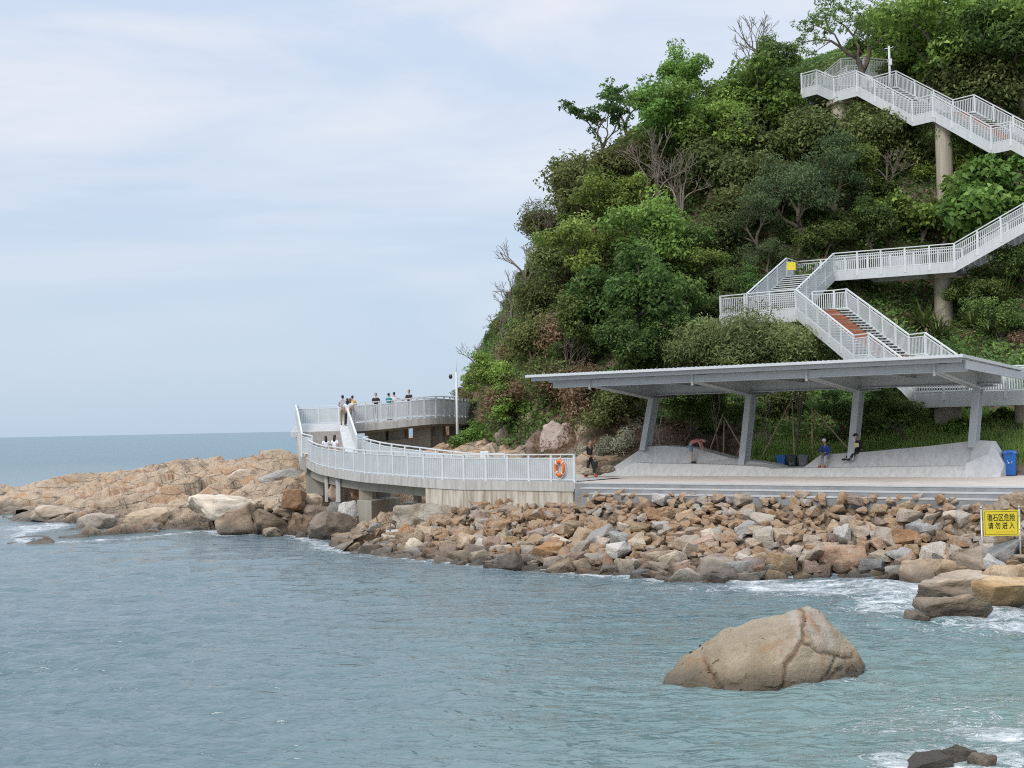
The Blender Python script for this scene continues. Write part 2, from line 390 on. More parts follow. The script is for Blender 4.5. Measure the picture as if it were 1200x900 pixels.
for i, p in enumerate(SHORE[3:21]): sh_pts.append(vec(p.x, p.y, WL - 0.05))
for p in SHORE[9:21:2]: sh_pts.append(vec(p.x - 1.2, p.y - 5.0, WL - 1.8))
sh_h = rbf(sh_pts, 0.15)
xs = np.concatenate([np.arange(-75, -34, 0.5), np.arange(-34, 9, 0.22)]); ys = np.concatenate([np.arange(46, 98, 0.2), np.arange(98, 136, 0.5)])
XX, YY = np.meshgrid(xs, ys); HH = sh_h(XX, YY)
def crag(x, y):
    """tilted, jointed ledges: long blocks stepped against each other, broken by smaller joints"""
    wx = x + 1.6 * mnoise.noise(Vector((x * 0.16, y * 0.16, 3))); wy = y + 1.6 * mnoise.noise(Vector((x * 0.16, y * 0.16, 9)))
    a = 0.75 * wx + 0.66 * wy; b_ = -0.66 * wx + 0.75 * wy; h_ = 0
    for k_, (sa, sb_, am, gap) in enumerate(((0.13, 0.30, 0.6, 0.09), (0.34, 0.62, 0.34, 0.08), (0.95, 1.5, 0.13, 0.08))):
        v = Vector((a * sa, b_ * sb_, 4.0 * k_)); d, _p = mnoise.voronoi(v); cl_ = mnoise.cell(_p[0] * 3.7 + Vector((k_, 0, 0)))
        loc_ = v - _p[0]; h_ += am * (cl_ - 0.4 + (cl_ - .5) * 1.3 * loc_.x - 0.5 * loc_.y) - max(0, gap - (d[1] - d[0])) * am * 5.5
    return h_ + fbm(x, y, 1.0, 5, 0.7) * 0.2
cg = np.array([crag(x, y) for x, y in zip(XX.ravel(), YY.ravel())]).reshape(XX.shape)
HH = HH + cg * np.clip(HH - WL + 0.9, 0.15, 1.0)
idx = np.arange(XX.size).reshape(XX.shape)
ux = (XX - A0.x) * U.x + (YY - A0.y) * U.y; vy = (XX - A0.x) * V.x + (YY - A0.y) * V.y
keep = (HH > WL - 1.6) & ~((vy < 1.0) & (ux > -9)) & ~((ux > -1.0))
kf = keep[:-1, :-1] & keep[1:, 1:] & keep[:-1, 1:] & keep[1:, :-1]
Fq = np.stack([idx[:-1, :-1], idx[:-1, 1:], idx[1:, 1:], idx[1:, :-1]], -1)[kf]
tag(link('rocky_headland', np_mesh('rocky_headland', np.stack([XX, YY, HH], -1).reshape(-1, 3), Fq, rk, False)), kind='structure')

# bank: top line (foot of wall and steps) to below the water line
TOPL = [(398, 612, 69.5), (440, 610, 66.5), (480, 601, 64.0), (500, 593, 62.3), (560, 587, 60.2), (620, 585.5, 58.6), (684, 584.5, 56.9)]
topw = [P(*q) for q in TOPL] + [uv(u, -1.2, -0.42) for u in (1.5, 5, 9, 13, 17, 21, 25, 30)]
botpx = [(392, 640), (425, 649), (465, 653), (500, 656), (560, 662), (620, 667), (684, 671), (735, 676), (815, 680), (890, 680), (985, 674), (1085, 681), (1180, 693), (1260, 703), (1360, 715)]
botw = [W0(*q) for q in botpx]
def bank(s_, t_):
    """s in 0..14 along the shore, t from 0 (top) to 1 (water line)"""
    i = min(int(s_), len(topw) - 2); f_ = s_ - i
    a = topw[i].lerp(topw[i + 1], f_); b_ = botw[i].lerp(botw[i + 1], f_)
    p = a.lerp(b_, t_); p.z = a.z + (b_.z - a.z) * (t_ ** 0.8 if t_ > 0 else t_)
    return p
bk = MB(); NS, NT = 112, 14
vs = []
for i in range(NS + 1):
    for j in range(NT + 1):
        tt = -0.05 + 1.55 * j / NT; s_ = 14 * i / NS * 0.9999
        ii = min(int(s_), 13); f_ = s_ - ii
        a = topw[ii].lerp(topw[ii + 1], f_); b_ = botw[ii].lerp(botw[ii + 1], f_); p = a.lerp(b_, tt)
        p.z = a.z + (b_.z - a.z) * tt - 0.42 + 0.25 * fbm(p.x, p.y, 0, 3, 0.8); vs.append(p)
fs = [(i * (NT + 1) + j, (i + 1) * (NT + 1) + j, (i + 1) * (NT + 1) + j + 1, i * (NT + 1) + j + 1) for i in range(NS) for j in range(NT)]
bk.add(vs, fs)
bankmat = rock_mat('bank_rubble', [(0.08, 0.06, 0.045), (0.2, 0.15, 0.10), (0.3, 0.23, 0.16)], True, False, 1.6, 0.9)
tag(bk.build('shore_bank', bankmat), kind='structure')

# ------------------------------------------------------------------ sea
def seg_dist(px_, py_, poly):
    best = np.full(px_.shape, 1e9)
    for a, b_ in zip(poly[:-1], poly[1:]):
        dx, dy = b_.x - a.x, b_.y - a.y; L = dx * dx + dy * dy + 1e-9
        t_ = np.clip(((px_ - a.x) * dx + (py_ - a.y) * dy) / L, 0, 1)
        best = np.minimum(best, np.hypot(px_ - a.x - t_ * dx, py_ - a.y - t_ * dy))
    return best
rows = [12.0]
while rows[-1] < 130: rows.append(rows[-1] + max(0.085, rows[-1] ** 2 / (6.1 * 1500) * 0.95))
while rows[-1] < 16000: rows.append(rows[-1] * 1.06)
rows = np.array(rows); cols = np.linspace(-0.66, 0.66, 860)
YY, TT = np.meshgrid(rows, cols, indexing='ij'); XX = TT * YY
rng = np.random.default_rng(5)
Z_ = np.zeros_like(XX)
near = np.clip((160 - YY) / 90, 0, 1)
DX = np.zeros_like(XX); DY = np.zeros_like(XX)
for i in range(84):
    L = 0.42 * (1.05 ** i) * rng.uniform(0.9, 1.1) if i < 30 else (rng.uniform(0.5, 2.0) if i < 55 else rng.uniform(3, 9)) if i < 60 else rng.uniform(0.28, 0.75)
    th = R(-97 + rng.normal(0, 20)); k = 2 * math.pi / L; kx, ky = math.cos(th) * k, math.sin(th) * k
    a = 0.0085 * min(L, 2.2) ** 0.6 * rng.uniform(0.6, 1.2); ph = rng.uniform(0, 6.28)
    cell = np.maximum(0.085, YY ** 2 / (6.1 * 1500)); fade = np.clip((L / cell - 2.2) / 3, 0, 1)
    w = kx * XX + ky * YY + ph + 1.3 * np.sin(0.31 * XX * math.cos(i) + 0.27 * YY * math.sin(i * 1.7) + i) + 0.7 * np.sin(0.9 * XX * math.sin(i * 2.3) + 0.7 * YY * math.cos(i * 1.1) + 2 * i)
    Z_ += a * np.sin(w) * fade; DX -= 0.85 * a * kx / k * np.cos(w) * fade; DY -= 0.85 * a * ky / k * np.cos(w) * fade
gust = 0.78 + 0.34 * np.sin(0.19 * XX + 0.11 * YY + 1.3 * np.sin(0.07 * YY - 0.05 * XX)) + 0.24 * np.sin(0.43 * XX - 0.31 * YY + 2 * np.sin(0.13 * XX))
gust = np.clip(gust, 0.35, 1.35); Z_ *= gust; DX *= gust; DY *= gust            # wind patches
BOULDER_C = P(895, 790, 28.1)
dsh = seg_dist(XX, YY, SHORE[2:])
db = np.hypot((XX - BOULDER_C.x) / 2.35, (YY - BOULDER_C.y) / 1.75)
drr = np.minimum(np.hypot((XX - W0(1150, 712).x) / 3.4, (YY - W0(1150, 712).y) / 1.7), np.hypot((XX - W0(1118, 893).x) / 1.1, (YY - W0(1118, 893).y) / 0.7))
foam = 0.95 * np.exp(-(dsh / 0.55) ** 1.2) + 0.45 * np.exp(-dsh / 2.2)
foam += 0.5 * np.exp(-np.clip(db - 0.95, 0, 9) / 0.10) + 0.9 * np.exp(-np.clip(drr - 0.9, 0, 9) / 0.45)
def blob(px, py, rx, ry, a):
    global foam
    c_ = W0(px, py); foam += a * np.exp(-(((XX - c_.x) / rx) ** 2 + ((YY - c_.y) / ry) ** 2))
for bb in ((1010, 686, 3.4, 1.8, 0.84), (1085, 703, 2.6, 1.9, 0.68), (1190, 735, 2.0, 1.8, 0.84), (1060, 742, 2.8, 1.8, 0.42), (945, 694, 4, 1.8, 0.46), (1150, 825, 1.8, 1.1, 0.52), (1192, 862, 1.3, .9, 0.85), (1110, 842, 2.4, 1.6, 0.36),
           (1190, 785, 2.0, 2.0, 0.42), (1000, 852, 2.4, 1.0, 0.32), (1040, 888, 2.6, 0.7, 0.42), (740, 800, 1.0, 0.7, 0.45), (1040, 805, 1.2, 0.8, 0.38), (30, 618, 3.0, 3.2, 0.9), (410, 642, 2.8, 1.6, 0.6), (800, 690, 6, 0.8, 0.40), (640, 676, 6, 0.6, 0.34)):
    blob(*bb)
foam = np.minimum(foam, 0.98)
shallow = np.exp(-np.hypot((XX - 12) / 12, (YY - 22) / 13) ** 2 * 0.9)
calm = np.clip(dsh / 2.5, 0.45, 1.0)
surf = np.clip(foam, 0, 1)
choppy = np.array([0.0])
Zf = WL + Z_ * calm + 0.05 * surf * np.sin(2.3 * XX + 1.3 * np.sin(1.7 * YY)) * np.sin(2.9 * YY + np.sin(1.1 * XX)) * near
V_ = np.stack([XX + DX * calm, YY + DY * calm, Zf], -1).reshape(-1, 3)
idx = np.arange(XX.size).reshape(XX.shape)
Fq = np.stack([idx[:-1, :-1], idx[:-1, 1:], idx[1:, 1:], idx[1:, :-1]], -1).reshape(-1, 4)
m, t, n, b = nodes('sea_water'); gp = coords(t, False)
at = t.nodes.new('ShaderNodeAttribute'); at.attribute_name = 'foam'; sh_ = t.nodes.new('ShaderNodeAttribute'); sh_.attribute_name = 'shallow'
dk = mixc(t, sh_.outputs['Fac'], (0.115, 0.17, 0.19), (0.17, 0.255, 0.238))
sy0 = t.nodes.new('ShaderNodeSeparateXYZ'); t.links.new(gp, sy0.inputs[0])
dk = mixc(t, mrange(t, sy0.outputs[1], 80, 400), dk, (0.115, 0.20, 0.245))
dk = mixc(t, mrange(t, noise(t, vmap(t, gp, (0.05, 0.14, 1)), 1.0, 4), 0.4, 0.65, 0, 0.35), dk, (0.085, 0.16, 0.16))
w1 = noise(t, vmap(t, gp, (0.7, 1.5, 1)), 1.3, 8, 0.68, 1.1); w2 = noise(t, vmap(t, gp, (1.2, 2.2, 1)), 4.2, 6, 0.7, 0.9)
fthr = math_(t, 'SUBTRACT', 1.0, math_(t, 'MULTIPLY', at.outputs['Fac'], 0.50))
fpat = math_(t, 'ADD', math_(t, 'MULTIPLY', w1, 0.62), math_(t, 'MULTIPLY', w2, 0.38))
fm = mrange(t, math_(t, 'SUBTRACT', fpat, fthr), -0.09, 0.10, 0, 1)
rdg = math_(t, 'ABSOLUTE', math_(t, 'SUBTRACT', noise(t, vmap(t, gp, (0.6, 1.2, 1)), 1.5, 6, 0.62, 1.4), 0.5), 0.0)
lace = math_(t, 'SUBTRACT', math_(t, 'MULTIPLY', at.outputs['Fac'], 0.026), rdg)
fm = math_(t, 'MAXIMUM', fm, math_(t, 'MULTIPLY', mrange(t, lace, -0.016, 0.012, 0, 0.55), mrange(t, at.outputs['Fac'], 0.2, 0.5)))
t.links.new(mixc(t, fm, dk, (0.80, 0.83, 0.84)), b.inputs['Base Color'])
sy_ = t.nodes.new('ShaderNodeSeparateXYZ'); t.links.new(gp, sy_.inputs[0])
far_ = mrange(t, sy_.outputs[1], 60, 260, 0.08, 0.33)      # waves too small to model far out
t.links.new(math_(t, 'MAXIMUM', far_, mrange(t, fm, 0, 1, 0.0, 0.75)), b.inputs['Roughness']); b.inputs['IOR'].default_value = 1.33
# ripples: strong close by, fading into roughness far off
def ridged(sx_, sy_, sc_, det, dst):
    n_ = noise(t, vmap(t, gp, (sx_, sy_, 1)), sc_, det, 0.5, dst)
    return math_(t, 'SUBTRACT', 1.0, math_(t, 'MULTIPLY', math_(t, 'ABSOLUTE', math_(t, 'SUBTRACT', n_, 0.5), 0.0), 2.0))
hgt = math_(t, 'ADD', math_(t, 'MULTIPLY', ridged(0.55, 1.25, 1.5, 2.5, 0.9), 1.0), math_(t, 'MULTIPLY', ridged(0.7, 1.6, 3.6, 1.5, 0.6), 0.35))
hgt = math_(t, 'ADD', hgt, math_(t, 'MULTIPLY', ridged(0.2, 0.6, 0.9, 3, 0.5), 1.6))
hgt = math_(t, 'ADD', hgt, math_(t, 'MULTIPLY', fm, 0.5))
bump(t, b, hgt, 0.8, 0.135)
MT['sea'] = m
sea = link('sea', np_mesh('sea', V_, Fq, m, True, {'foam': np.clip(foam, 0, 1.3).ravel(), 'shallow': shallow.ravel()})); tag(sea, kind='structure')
sb = MB(); sb.add([(-9000, -3000, -2.6), (9000, -3000, -2.6), (9000, 15900, -2.6), (-9000, 15900, -2.6)], [(0, 1, 2, 3)])
tag(sb.build('sea_bed', plain('sand_bed', (0.25, 0.23, 0.17), 0.9, 0.2, 0.3, world=True)), kind='structure')

# ------------------------------------------------------------------ railings
def resample(pts, step):
    out_ = [pts[0].copy()]; acc = 0.0
    for a, b_ in zip(pts[:-1], pts[1:]):
        L = (b_ - a).length; d = 0.0
        while acc + (L - d) >= step:
            d += step - acc; acc = 0.0; out_.append(a.lerp(b_, d / L))
        acc += L - d
    return out_
def smooth_pts(pts, k=5):
    """Catmull-Rom through the points"""
    o = []
    for i in range(len(pts) - 1):
        p0, p1, p2, p3 = pts[max(i - 1, 0)], pts[i], pts[i + 1], pts[min(i + 2, len(pts) - 1)]
        for j in range(k):
            u_ = j / k
            o.append(0.5 * ((2 * p1) + (p2 - p0) * u_ + (2 * p0 - 5 * p1 + 4 * p2 - p3) * u_ ** 2 + (3 * p1 - p0 - 3 * p2 + p3) * u_ ** 3))
    o.append(pts[-1].copy()); return o
POSTM = {}
def post_mesh(h, drop):
    k = (round(h, 2), round(drop, 2))
    if k not in POSTM:
        q = MB(); q.box((0, 0, h / 2), (0.10, 0.07, h)); q.box((0, 0, -drop / 2 + 0.02), (0.15, 0.10, drop + 0.04))
        POSTM[k] = q.mesh('post', MT['rail'])
    return POSTM[k]
def railing(parent, pts, h=1.2, spacing=1.5, drop=0.22, bal=0.12, corner=True, name='railing', bw=0.055):
    """handrail, under-rail and foot rail in one mesh, a post each, and the baluster infill"""
    rl = None
    for nm, zz, w_, t_ in ((name, h, 0.10, 0.055), ('under_rail', h - 0.17, 0.05, 0.045), ('foot_rail', 0.1, 0.05, 0.05)):
        q = MB()
        for a, b_ in zip(pts[:-1], pts[1:]): q.bar(a + ZUP * zz, b_ + ZUP * zz, w_, t_)
        o = q.build(nm, MT['rail'], rl or parent); rl = rl or o
    k = MB()
    for p_, nx in zip(*(lambda L: (L[:-1], L[1:]))(resample(pts, bal))):
        k.bar(p_ + ZUP * 0.12, p_ + ZUP * (h - 0.19), bw, 0.016, up=(nx - p_).cross(ZUP))
    k.build('balusters', MT['bal'], rl)
    pl = []
    if corner:
        for a, b_ in zip(pts[:-1], pts[1:]):
            nseg = max(1, round((b_ - a).length / spacing)); pl += [(a.lerp(b_, i / nseg), b_ - a) for i in range(nseg)]
        pl.append((pts[-1], pts[-1] - pts[-2]))
    else:
        L = sum((b_ - a).length for a, b_ in zip(pts[:-1], pts[1:])); nn = max(1, round(L / spacing)); rs = resample(pts, L / nn * 0.99999)
        for i, p_ in enumerate(rs): pl.append((p_, (rs[min(i + 1, len(rs) - 1)] - rs[max(i - 1, 0)])))
    pm = post_mesh(h, drop)
    for p_, d in pl:
        o = link('post', pm, rl, p_); o.rotation_euler = (0, 0, math.atan2(d.y, d.x))
    return rl
def slab(q, left, right, th):
    """deck slab between two edge lines of equal length"""
    n_ = len(left); base = len(q.v)
    for a, b_ in zip(left, right):
        q.v += [tuple(a), tuple(b_), tuple(b_ - ZUP * th), tuple(a - ZUP * th)]
    for i in range(n_ - 1):
        o = base + 4 * i
        for j in range(4): q.f.append((o + j, o + (j + 1) % 4, o + 4 + (j + 1) % 4, o + 4 + j))
    q.f.append((base + 3, base + 2, base + 1, base)); o = base + 4 * (n_ - 1); q.f.append((o, o + 1, o + 2, o + 3))
def plates(q, pts, up, dn, th=0.05):
    for a, b_ in zip(pts[:-1], pts[1:]):
        d = (b_ - a); s_ = Vector((d.y, -d.x, 0))
        if s_.length < 1e-5: continue
        s_ = s_.normalized() * th / 2
        q.hexa([a - s_ - ZUP * dn, b_ - s_ - ZUP * dn, b_ + s_ - ZUP * dn, a + s_ - ZUP * dn], [a - s_ + ZUP * up, b_ - s_ + ZUP * up, b_ + s_ + ZUP * up, a + s_ + ZUP * up])

# ------------------------------------------------------------------ the boardwalk loop
BW = empty('boardwalk', uv(-10, 3, 0), label='long curved pale grey sea boardwalk with railings, rising round a hairpin above the rocks', cat='boardwalk')
def fix(root):                                        # parts are built in world space, parented keeping that place
    for ch in root.children: ch.matrix_parent_inverse = Matrix.Translation(root.location).inverted()
def dk_(px, rail_y, Y, z): 
    p = P(px, rail_y, Y); return Vector((p.x, p.y, z))
outer = [dk_(673, 550, 56.6, 3.6), dk_(620, 550, 58.2, 3.6), dk_(580, 550, 59.5, 3.6), dk_(540, 550, 60.6, 3.6), dk_(500, 550, 61.9, 3.66), dk_(460, 548, 64.0, 3.75), dk_(427, 545, 66, 3.82), dk_(403, 542, 68.1, 3.92),
         dk_(388, 538, 70, 4.0), dk_(375, 535, 72, 4.08), dk_(365, 530, 73.7, 4.25), dk_(359, 525, 75.0, 4.42)]
inner = [dk_(592, 545, 61.8, 3.6), dk_(555, 545, 63.2, 3.6), dk_(520, 540, 65, 3.75), dk_(500, 540, 66, 3.86), dk_(470, 535, 67.6, 4.02), dk_(450, 532, 69, 4.15), dk_(437, 528, 70.2, 4.28), dk_(426, 525, 71.6, 4.42)]
outer_s = smooth_pts(outer, 4); inner_s = smooth_pts(inner, 4)
def evenly(pts, n_):
    L = sum((b_ - a).length for a, b_ in zip(pts[:-1], pts[1:])); rs = resample(pts, L / n_ * 0.99999)
    while len(rs) < n_ + 1: rs.append(pts[-1].copy())
    return rs[:n_ + 1]
# lower deck
q = MB(); in_ext = [uv(0.4, 3.9, 0)] + inner_s
slab(q, evenly(outer_s, 36), evenly(in_ext, 36), 0.35); q.build('lower_deck', MT['deck'], BW)
q = MB(); plates(q, evenly(outer_s, 36), 0.02, 0.42, 0.12); q.build('deck_edge', MT['edge'], BW); q = MB(); plates(q, evenly(inner_s, 30), 0.02, 0.42, 0.1)
q.build('deck_edge', MT['edge'], BW)
railing(BW, evenly(outer_s, 48), 1.22, 1.3, 0.3, 0.115, False, bw=0.098)
railing(BW, evenly(inner_s, 34), 1.22, 1.3, 0.25, 0.115, False, bw=0.098)
# steps up to the landing
sl0 = dk_(366, 525, 73.6, 4.42); sr0 = dk_(417, 525, 72.6, 4.42); sl1 = dk_(364, 505, 76.4, 6.05); sr1 = dk_(404, 505, 75.6, 6.05)
q = MB(); NST = 10
for i in range(NST):
    a = sl0.lerp(sl1, i / NST); b_ = sr0.lerp(sr1, i / NST); c_ = sr0.lerp(sr1, (i + 1) / NST + 0.002); d_ = sl0.lerp(sl1, (i + 1) / NST + 0.002)
    zt = 4.42 + (6.05 - 4.42) * (i + 1) / NST; lo = [Vector((p.x, p.y, 4.3)) for p in (a, b_, c_, d_)]; hi = [Vector((p.x, p.y, zt)) for p in (a, b_, c_, d_)]
    q.hexa(lo, hi)
q.build('steps', plain('worn_step_concrete', (0.31, 0.29, 0.27), 0.8, 0.15, 3, world=True, bmp=0.2), BW)
q = MB()
for a, b_ in ((dk_(411.5, 525, 72.5, 4.5), dk_(404.5, 505, 75.75, 6.12)),):
    q.hexa([a + vec(-.34, 0, -.3), a + vec(.34, 0, -.3), b_ + vec(.34, 0, -.3), b_ + vec(-.34, 0, -.3)], [a + vec(-.34, 0, .22), a + vec(.34, 0, .22), b_ + vec(.34, 0, .22), b_ + vec(-.34, 0, .22)])
q.build('stair_kerb', MT['tread'], BW)
# filling floor between lower deck and steps
q = MB(); slab(q, [outer[-1] - ZUP * .004, dk_(357, 525, 76, 4.42) - ZUP * .004], [inner[-1] - ZUP * .004, dk_(430, 525, 74.0, 4.42) - ZUP * .004], 0.33); q.build('stair_foot_slab', MT['deck'], BW)
q = MB(); slab(q, [sl1 + vec(-1.2, 0, 0), dk_(347, 500, 80, 6.5), dk_(350, 500, 84.6, 6.5)], [sr1 + vec(.5, 0, 0), dk_(412, 500, 79, 6.5), dk_(420, 500, 84.6, 6.58)], 0.3); q.build('upper_landing', MT['deck'], BW)
un = [dk_(411, 500, 79, 6.5), dk_(430, 500, 79.2, 6.56), dk_(458, 500, 79.5, 6.66), dk_(487, 500, 79.9, 6.8), dk_(510, 500, 80.8, 6.88), dk_(525, 500, 82.2, 6.88), dk_(541, 500, 85, 6.84), dk_(556, 500, 89, 6.8)]
uf = [dk_(350, 500, 84.6, 6.5), dk_(386, 500, 84.7, 6.52), dk_(420, 500, 84.4, 6.58), dk_(448, 500, 84.2, 6.68), dk_(475, 500, 84.1, 6.8), dk_(498, 500, 84.9, 6.88), dk_(511, 500, 86.2, 6.88), dk_(524, 500, 88.5, 6.84), dk_(536, 500, 92, 6.8)]
un_s = smooth_pts(un, 4); uf_s = smooth_pts(uf, 4)
q = MB(); slab(q, evenly(un_s, 30), evenly(smooth_pts(uf[2:], 4), 30), 0.3); q.build('upper_deck', MT['deck'], BW)
q = MB(); plates(q, [p - ZUP * .1 for p in evenly(un_s, 30)], 0.0, 0.42, 0.14); q.build('deck_edge', MT['edge'], BW); q = MB(); plates(q, evenly(uf_s, 30), 0.02, 0.4, 0.1); q.build('deck_edge', MT['edge'], BW)
railing(BW, evenly(un_s, 30), 1.22, 0.95, 0.3, 0.115, False, bw=0.098)
railing(BW, evenly(uf_s, 34), 1.22, 1.3, 0.2, 0.115, False, bw=0.098)
# stair rails
railing(BW, [dk_(411, 500, 79, 6.5), dk_(408, 505, 75.6, 6.08), dk_(418, 525, 72.8, 4.6), dk_(431, 525, 73.0, 4.5), inner[-1]], 1.2, 1.4, 0.2, 0.115, bw=0.098)
railing(BW, [dk_(350, 500, 84.6, 6.5), dk_(347, 500, 79, 6.5), dk_(349, 505, 76.6, 6.08), dk_(354, 525, 74.9, 4.75), dk_(366, 525, 74.2, 4.6), outer[-1]], 1.2, 1.4, 0.2, 0.115, bw=0.098)
q = MB(); plates(q, [dk_(347, 500, 80.5, 6.5), dk_(348, 505, 76.6, 6.05), dk_(353, 525, 74.9, 4.6), outer[-1]], 0.02, 0.75, 0.12); q.build('stair_side', MT['edge'], BW)
# retaining wall under the straight end
q = MB(); rw = evenly(outer_s[:17], 10)
plates(q, [p + vec(0.02, 0.16, -0.42) for p in rw] , 0.0, 2.3, 0.3); q.build('retaining_wall', MT['concwall'], BW)
for s_ in (0.3,):
    q = MB(); q.hexa([uv(-0.1, .05, -2), uv(1.2, .05, -2), uv(1.2, .6, -2), uv(-0.1, .6, -2)], [uv(-0.1, .05, -.3), uv(1.2, .05, -.3), uv(1.2, .6, -.3), uv(-0.1, .6, -.3)]); q.build('wall_end', MT['concwall'], BW)
# piers below the curve: (left px, right px, top py, bottom py, depth Y, thickness)
def pier_px(name, x0, x1, y0, y1, Y, dep, mat=None):
    a = P(x0, y0, Y); b_ = P(x1, y1, Y); q = MB(); z0, z1 = b_.z - 0.5, a.z
    q.hexa([(a.x, Y, z0), (b_.x, Y, z0), (b_.x + .1, Y + dep, z0), (a.x + .1, Y + dep, z0)], [(a.x, Y, z1), (b_.x, Y, z1), (b_.x + .1, Y + dep, z1), (a.x + .1, Y + dep, z1)])
    return q.build(name, mat or MT['pier'], BW, bevel=0.03)
pier_px('abutment', 358, 379, 549, 571, 75.2, 3.0)
pier_px('pier_column', 380, 384.5, 552, 578, 71.6, 0.5, MT['conc']); pier_px('pier_column', 393, 399, 556, 578, 69.6, 0.5, MT['conc'])
pier_px('pier_column', 420, 437, 560, 588, 67.6, 0.8, MT['concwarm']); pier_px('pier_column', 484, 491, 566, 592, 64.6, 0.6)
pier_px('pier_cap', 400, 424, 560, 576, 71.6, 1.2); pier_px('pier_cap', 438, 458, 568, 590, 68.9, 1.2)
pier_px('footing', 470, 492, 590, 606, 66.0, 1.6)
a = P(418, 586, 66.6); b_ = P(436, 608, 66.0); c_ = P(470, 607, 68.2)
q = MB(); q.hexa([vec(a.x, a.y, 0.6), vec(b_.x, 65.8, 0.6), vec(c_.x, c_.y, 0.6), vec(a.x + 1.2, 69.5, 0.6)], [vec(a.x, a.y, a.z), vec(b_.x, 65.8, a.z), vec(c_.x, c_.y, a.z), vec(a.x + 1.2, 69.5, a.z)])
q.build('footing', MT['pier'], BW, bevel=0.04)
q = MB(); pts_ = [p - ZUP * 0.4 + vec(0, 1.3, 0) for p in evenly(outer_s[14:44], 16)]; plates(q, pts_, 0.02, 0.5, 0.4); q.build('girder', MT['pier'], BW)
# piers and cross wall under the upper deck
for (x0, x1, yb, Y, dp) in ((427, 452, 526, 81.4, 2.4), (455, 474, 526, 81.6, 2.4), (483.5, 505, 526, 81.8, 2.4), (506, 519, 528, 82.8, 2.2), (526, 541, 520, 85.5, 2.0)):
    pier_px('upper_pier', x0, x1, 494, yb, Y, dp, MT['pier'])
q = MB(); plates(q, [p + vec(0, 2.0, -1.25) for p in evenly(un_s[:25], 14)], 0.0, 1.6, 0.3); q.build('cross_wall', MT['pier'], BW)
q = MB(); plates(q, [p + vec(0, 1.1, -0.3) for p in evenly(un_s, 20)], 0.0, 0.35, 0.5); q.build('girder', MT['pier'], BW)
fix(BW)

# ------------------------------------------------------------------ plaza and its steps
pl = MB()
pl.hexa([uv(-0.2, 0.006, -1.6), uv(34, 0.006, -1.6), uv(34, 9.6, -1.6), uv(-0.2, 9.6, -1.6)], [uv(-0.2, 0.006, 0), uv(34, 0.006, 0), uv(34, 9.6, 0), uv(-0.2, 9.6, 0)])
pl.hexa([uv(-6.5, 3.92, -1.6), uv(-0.2, 3.92, -1.6), uv(-0.2, 9.6, -1.6), uv(-6.5, 9.6, -1.6)], [uv(-6.5, 3.92, -.02), uv(-0.2, 3.92, -.02), uv(-0.2, 9.6, -.02), uv(-6.5, 9.6, -.02)])
tag(pl.build('plaza', MT['paving']), kind='structure')
ST = empty('plaza_steps', uv(0, 0, -0.9), label='broad grey stone steps with pale nosings along the seaward edge of the plaza', cat='steps')
for i, (u0, z0) in enumerate(((0.25, -0.002), (0.8, -0.21), (1.45, -0.42))):
    q = MB(); v1 = -0.38 * i; v0 = v1 - 0.38
    q.hexa([uv(u0, v0, -1.1), uv(34, v0, -1.1), uv(34, v1, -1.1), uv(u0, v1, -1.1)], [uv(u0, v0, z0 - 0.05), uv(34, v0, z0 - 0.05), uv(34, v1, z0 - 0.05), uv(u0, v1, z0 - 0.05)])
    s_ = q.build('step', MT['step'], ST)
    q = MB(); q.hexa([uv(u0, v0 - .02, z0 - .049), uv(34, v0 - .02, z0 - .049), uv(34, v1 - .002, z0 - .049), uv(u0, v1 - .002, z0 - .049)], [uv(u0, v0 - .02, z0 + .004), uv(34, v0 - .02, z0 + .004), uv(34, v1 - .002, z0 + .004), uv(u0, v1 - .002, z0 + .004)])
    q.build('nosing', MT['nosing'], s_)
fix(ST)
for s_ in ST.children:
    for c_ in s_.children: c_.matrix_parent_inverse = Matrix.Identity(4)

# ------------------------------------------------------------------ folded concrete benches
def bench(name, label, secs):
    """secs: list of (u, [ (v,z) profile points ]) lofted along u"""
    q = MB(); rings = [[uv(u_ + (sh[i] if sh else 0), v_, z_) for i, (v_, z_) in enumerate(pr)] for u_, pr, sh in secs]
    n_ = len(rings[0]); base = 0
    for r_ in rings: q.v += [tuple(p) for p in r_]
    for i in range(len(rings) - 1):
        for j in range(n_ - 1): q.f.append((i * n_ + j, (i + 1) * n_ + j, (i + 1) * n_ + j + 1, i * n_ + j + 1))
        q.f.append((i * n_ + n_ - 1, (i + 1) * n_ + n_ - 1, (i + 1) * n_, i * n_))
    q.f.append(tuple(reversed(range(n_)))); q.f.append(tuple((len(rings) - 1) * n_ + j for j in range(n_)))
    return tag(q.build(name, MT['conc'], None, bevel=0.025), label, 'bench')
def prof(zl, zt, vf=6.4, vs_=7.35, vb=7.7, vt=8.6, ve=9.4): return [(vf, -0.05), (vf + .35, zl), (vs_, zl + 0.01), (vb, zt), (vt, zt + 0.02), (ve, -0.05)]
bench('concrete_bench', 'long folded grey concrete bench, tall at its left end and sinking to the right', [
    (-2.6, [(6.4, -.05), (6.45, -.03), (6.5, -.03), (7.6, -.03), (8.5, -.03), (9.4, -.05)], None),
    (-0.75, prof(0.62, 1.36, 6.42), None), (0.2, prof(0.58, 1.42), None), (2.0, prof(0.56, 1.3), None), (3.9, prof(0.52, 0.80), None), (6.1, prof(0.42, 0.50), None), (7.4, [(6.9, -.05), (7.0, 0), (7.3, 0.05), (7.7, 0.12), (8.4, .12), (8.9, -.05)], None)])
